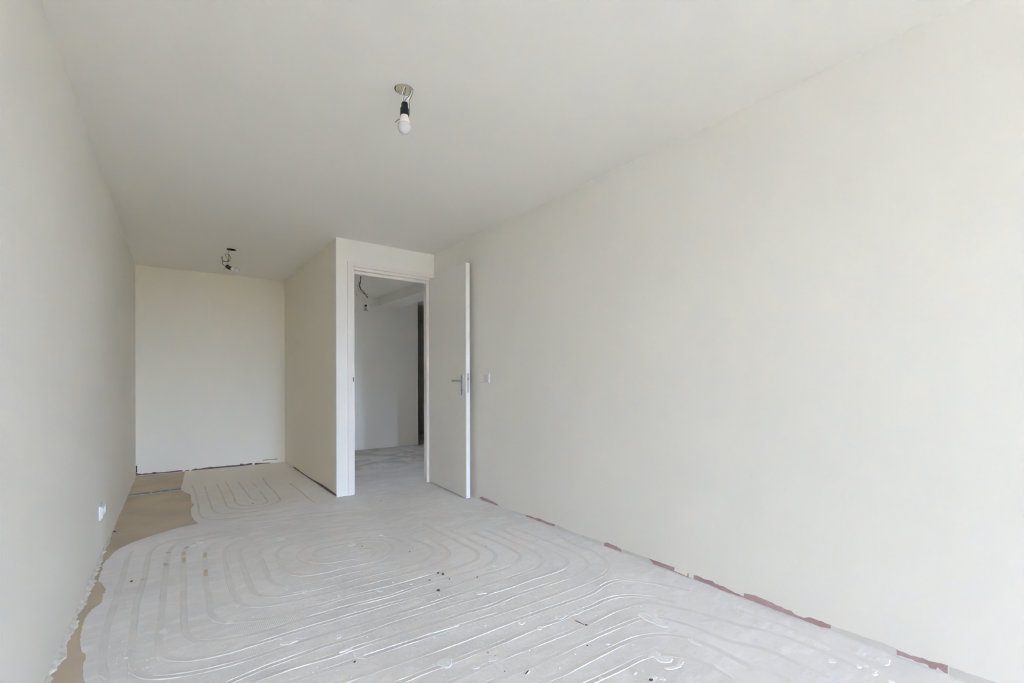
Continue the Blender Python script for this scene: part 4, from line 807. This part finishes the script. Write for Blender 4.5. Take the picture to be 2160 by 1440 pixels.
wire(lamp1, [P(905, 315, 0.004), P(890, 380, 0.002), P(855, 450), P(805, 530), P(770, 575), P(752, 592)], m_chip, 0.0015)
wire(lamp1, [P(918, 315, 0.003), P(906, 380), P(868, 455), P(825, 525), P(780, 568, -0.003), P(738, 560, -0.004)], m_white_pl, 0.0015)
wire(lamp1, [P(898, 315, 0.006), P(870, 400, 0.004), P(815, 460, 0.002), P(765, 525), P(745, 575), P(745, 595)], m_blue, 0.0013)
wire(lamp1, [P(912, 318, 0.008), P(895, 400, 0.008), P(858, 470, 0.01), P(838, 520, 0.012), P(838, 620, 0.014), P(836, 740, 0.020), P(790, 850, 0.022), P(715, 900, 0.020), P(655, 925, 0.004), P(605, 970, -0.004), P(548, 1028, -0.006)], m_yg, 0.0016)
wire(lamp1, [P(840, 530, 0.004), P(820, 590, 0.004), P(800, 615, 0.002)], m_chip, 0.0013)
bulb_parts(lamp1, P(752, 615), -UP - RV*0.02 + FV*0.0)

# alcove lamp: open dark box, looped wires, holder tilted so the bulb points right
x, y = LAMP2
lamp2 = empty('ceiling_light', (x, y, H)); tag(lamp2, 'bare bulb tilted sideways on looped wires from the alcove ceiling', 'ceiling light')
box_cup(lamp2, x, y, 0.0405)
K = 0.0046856/14.4
P = lambda u, v, d=0.0: Vector((x, y, H)) + RV*((u-690)*K) - UP*((v-385)*K) + FV*d
wire(lamp2, [P(625, 300), P(622, 385), P(616, 440), P(606, 500)], m_brownw, 0.0018)
o = MB()
V, F = lathe([(0.022, 0), (0.024, 0.002), (0.024, 0.009), (0.020, 0.011)], P(560, 495), -UP, 24)
reparent(link('hanging_cover', V, F, m_white_pl), lamp2)
wire(lamp2, [P(490, 530), P(545, 522), P(605, 540), P(618, 600), P(616, 670), P(585, 730), P(530, 748), P(470, 740), P(425, 715), P(405, 650), P(412, 585)], m_blackw, 0.0030)
wire(lamp2, [P(605, 525, 0.01), P(632, 600, 0.012), P(638, 670, 0.01), P(600, 730, 0.006), P(520, 742, 0.004), P(450, 722)], m_brownw, 0.0024)
wire(lamp2, [P(430, 712), P(420, 775), P(436, 830), P(475, 868), P(530, 895)], m_blackw, 0.0026)
wire(lamp2, [P(498, 540, 0.006), P(535, 625, 0.006), P(578, 718, 0.004), P(586, 780), P(586, 850)], m_yg, 0.0018)
wire(lamp2, [P(530, 945), P(500, 968), P(470, 975), P(440, 955)], m_brownw, 0.0014)
d2 = (P(960, 1065) - P(560, 905)).normalized()
bulb_parts(lamp2, P(550, 905), d2, r=0.0285)
V, F = lathe([(0.013, 0), (0.013, 0.012), (0.006, 0.016)], P(575, 890), UP, 14)
reparent(link('cord_grip', V, F, m_black), lamp2)

# hall lamp: loose wires with a red connector, small reflector-shaped bulb on a thin flex
x, y = LAMP3
lamp3 = empty('ceiling_light', (x, y, H)); tag(lamp3, 'small clear bulb on thin flex hanging in the hall beyond the doorway', 'ceiling light')
box_cup(lamp3, x, y, 0.0235, m_dark)
K3 = 0.00585/12.706
P = lambda u, v, d=0.0: Vector((x, y, H)) + RV*((u-285)*K3) - UP*((v-145)*K3) + FV*d
wire(lamp3, [P(262, 60), P(262, 150), P(262, 260), P(240, 340), P(228, 420), P(262, 520), P(320, 590), P(385, 660), P(440, 730)], m_blackw, 0.0032)
wire(lamp3, [P(268, 60, .01), P(266, 150, .01), P(258, 280, .01), P(235, 400, .01), P(262, 500, .01), P(345, 565, .01), P(378, 630, .01), P(440, 660, .01)], m_blackw, 0.0026)
wire(lamp3, [P(256, 60, .005), P(256, 150, .005), P(255, 270, .005), P(190, 370, .005), P(186, 450, .005), P(215, 545, .005), P(290, 605, .005), P(370, 640, .005)], m_brownw, 0.0020)
V, F = tube([P(405, 690), P(430, 715), P(452, 740)], 0.006, 10)
reparent(link('red_connector', V, F, m_redtip), lamp3)
wire(lamp3, [P(420, 705), P(405, 760), P(400, 840), P(400, 925)], m_grey, 0.0012)
V, F = lathe([(0.004, 0), (0.009, 0.003), (0.014, 0.012), (0.0155, 0.020), (0.0155, 0.027), (0.013, 0.029)], P(400, 918), -UP, 22)
reparent(link('lamp_holder', V, F, m_black, None, True), lamp3)
V, F = lathe([(0.0135, 0.028), (0.0145, 0.030), (0.0145, 0.034), (0.012, 0.036)], P(400, 918), -UP, 22)
reparent(link('collar_ring', V, F, m_cream, None, True), lamp3)
V, F = lathe([(0.009, 0.036), (0.010, 0.044), (0.014, 0.055), (0.020, 0.066), (0.0245, 0.074), (0.0250, 0.077), (0.018, 0.079)], P(400, 918), -UP, 22)
reparent(link('bulb', V, F, m_clear, None, True), lamp3)

# ------------------------------------------------------------------ loose debris on the floor
CR = ['dark clod of rubble in the joint at the left wall', 'dark crumb, left one of the pair at mid floor', 'elongated dark crumb, right one of the pair at mid floor',
      'dark crumb just below left of the pair at mid floor', 'small dark crumb just below right of the pair at mid floor', 'small dark crumb on a channel ridge right of the mid-floor crumbs',
      'dark lump lying alone on the floor below the mid-floor crumbs', 'dark crumb beside a ridge at the bottom left of the pale floor', 'tiny dark crumb, left one of two at the lower middle floor',
      'tiny dark crumb, right one of two at the lower middle floor', 'small dark crumb left of the loose white sliver', 'brown crumb at the end of the thin dark splinter',
      'dark wedge-shaped chip near the bottom edge below the white plaster smears', 'small round dark crumb below the thin dark splinter', 'small dark crumb on the floor in front of the doorway',
      'round dark crumb inside the small oval channel loop', 'tiny dark crumb nearest the right wall', 'thin dark flake near the left end of the channels', 'small dark crumb at the right end of the oval loop',
      'tiny dark crumb on the alcove floor']
def crumb(x, y, r, seed, m, name):
    bm = bmesh.new(); bmesh.ops.create_icosphere(bm, subdivisions=1, radius=r)
    for v in bm.verts:
        q = 1 + 0.6*nz(v.co.x/r + seed*3.3, v.co.y/r, v.co.z/r, 1.1)
        v.co = Vector((v.co.x*q*1.25, v.co.y*q, v.co.z*q*0.6))
    zmin = min(v.co.z for v in bm.verts)
    for v in bm.verts: v.co.z -= zmin
    me = bpy.data.meshes.new(name); bm.to_mesh(me); bm.free(); me.materials.append(m)
    o = bpy.data.objects.new(name, me); C.objects.link(o); o.location = (x, y, -SK if seed == 0 else 0.0002); o.rotation_euler.z = seed
    return o
for i, (x, y, r) in enumerate(CRUMB_POS):
    tag(crumb(x, y, r*0.72, i, m_crumb, 'rubble_crumb'), CR[i], 'crumb', 'rubble crumbs on the floor')

# thin splinter, loose chips and strips
def bar(a, b, w_, h, m, name, z=0.0003, taper=0.5):
    a = Vector((*a, 0)); b = Vector((*b, 0)); t = (b-a).normalized(); nn = Vector((-t.y, t.x, 0)); V = []; F = []
    N = 6
    for i in range(N+1):
        f = i/N; p = a.lerp(b, f); ww = w_*(1 - taper*f)*(1 + 0.25*nz(f*5, a.x*11, 0, 1)); hh = h*(1 - 0.4*taper*f)
        for o, zz in ((-ww/2, 0), (-ww*0.3, hh), (ww*0.3, hh*0.9), (ww/2, 0)):
            q = p + nn*o; V.append((q.x, q.y, z+zz))
    for i in range(N):
        for j in range(4): F.append((i*4+j, i*4+(j+1) % 4, (i+1)*4+(j+1) % 4, (i+1)*4+j))
    F += [(0,1,2,3), (N*4+3, N*4+2, N*4+1, N*4)]
    return link(name, V, F, m)
tag(bar((1.386, 1.3655), (1.3925, 1.323), 0.003, 0.0025, m_crumb, 'wood_splinter'), 'thin dark splinter lying beside a brown crumb on the pale floor', 'splinter')
tag(bar((0.992, 1.2265), (1.012, 1.2345), 0.004, 0.003, m_crumb, 'sliver_shadow', 0.0003, 0.2), 'dark bar standing in for the shadow of the white plaster sliver', 'sliver')  # cast shadow of the white sliver, built as a dark bar
tag(bar((0.996, 1.222), (1.014, 1.2295), 0.005, 0.004, m_chip, 'plaster_sliver', 0.0003, 0.2), 'short white plaster sliver beside the dark bar of its shadow', 'sliver')
tag(bar((0.106, 3.540), (0.134, 3.497), 0.010, 0.0025, m_chip, 'plaster_strip', 0.0008, 0.0), 'small bright white strip lying among the left channel bends', 'plaster strip')
tag(bar((0.850, 1.6595), (0.963, 1.6435), 0.007, 0.0025, m_chip, 'plaster_strip', 0.0008, -0.4), 'long strip of filler lifted out of a channel at mid floor, its ridge highlight painted white', 'plaster strip')  # ridge highlight painted in as the white of the lifted filler
tag(bar((0.500, 1.7585), (0.533, 1.756), 0.008, 0.004, m_chip, 'plaster_strip', 0.0008, 0.3), 'short raised flake of white filler on a lower channel ridge', 'plaster strip')
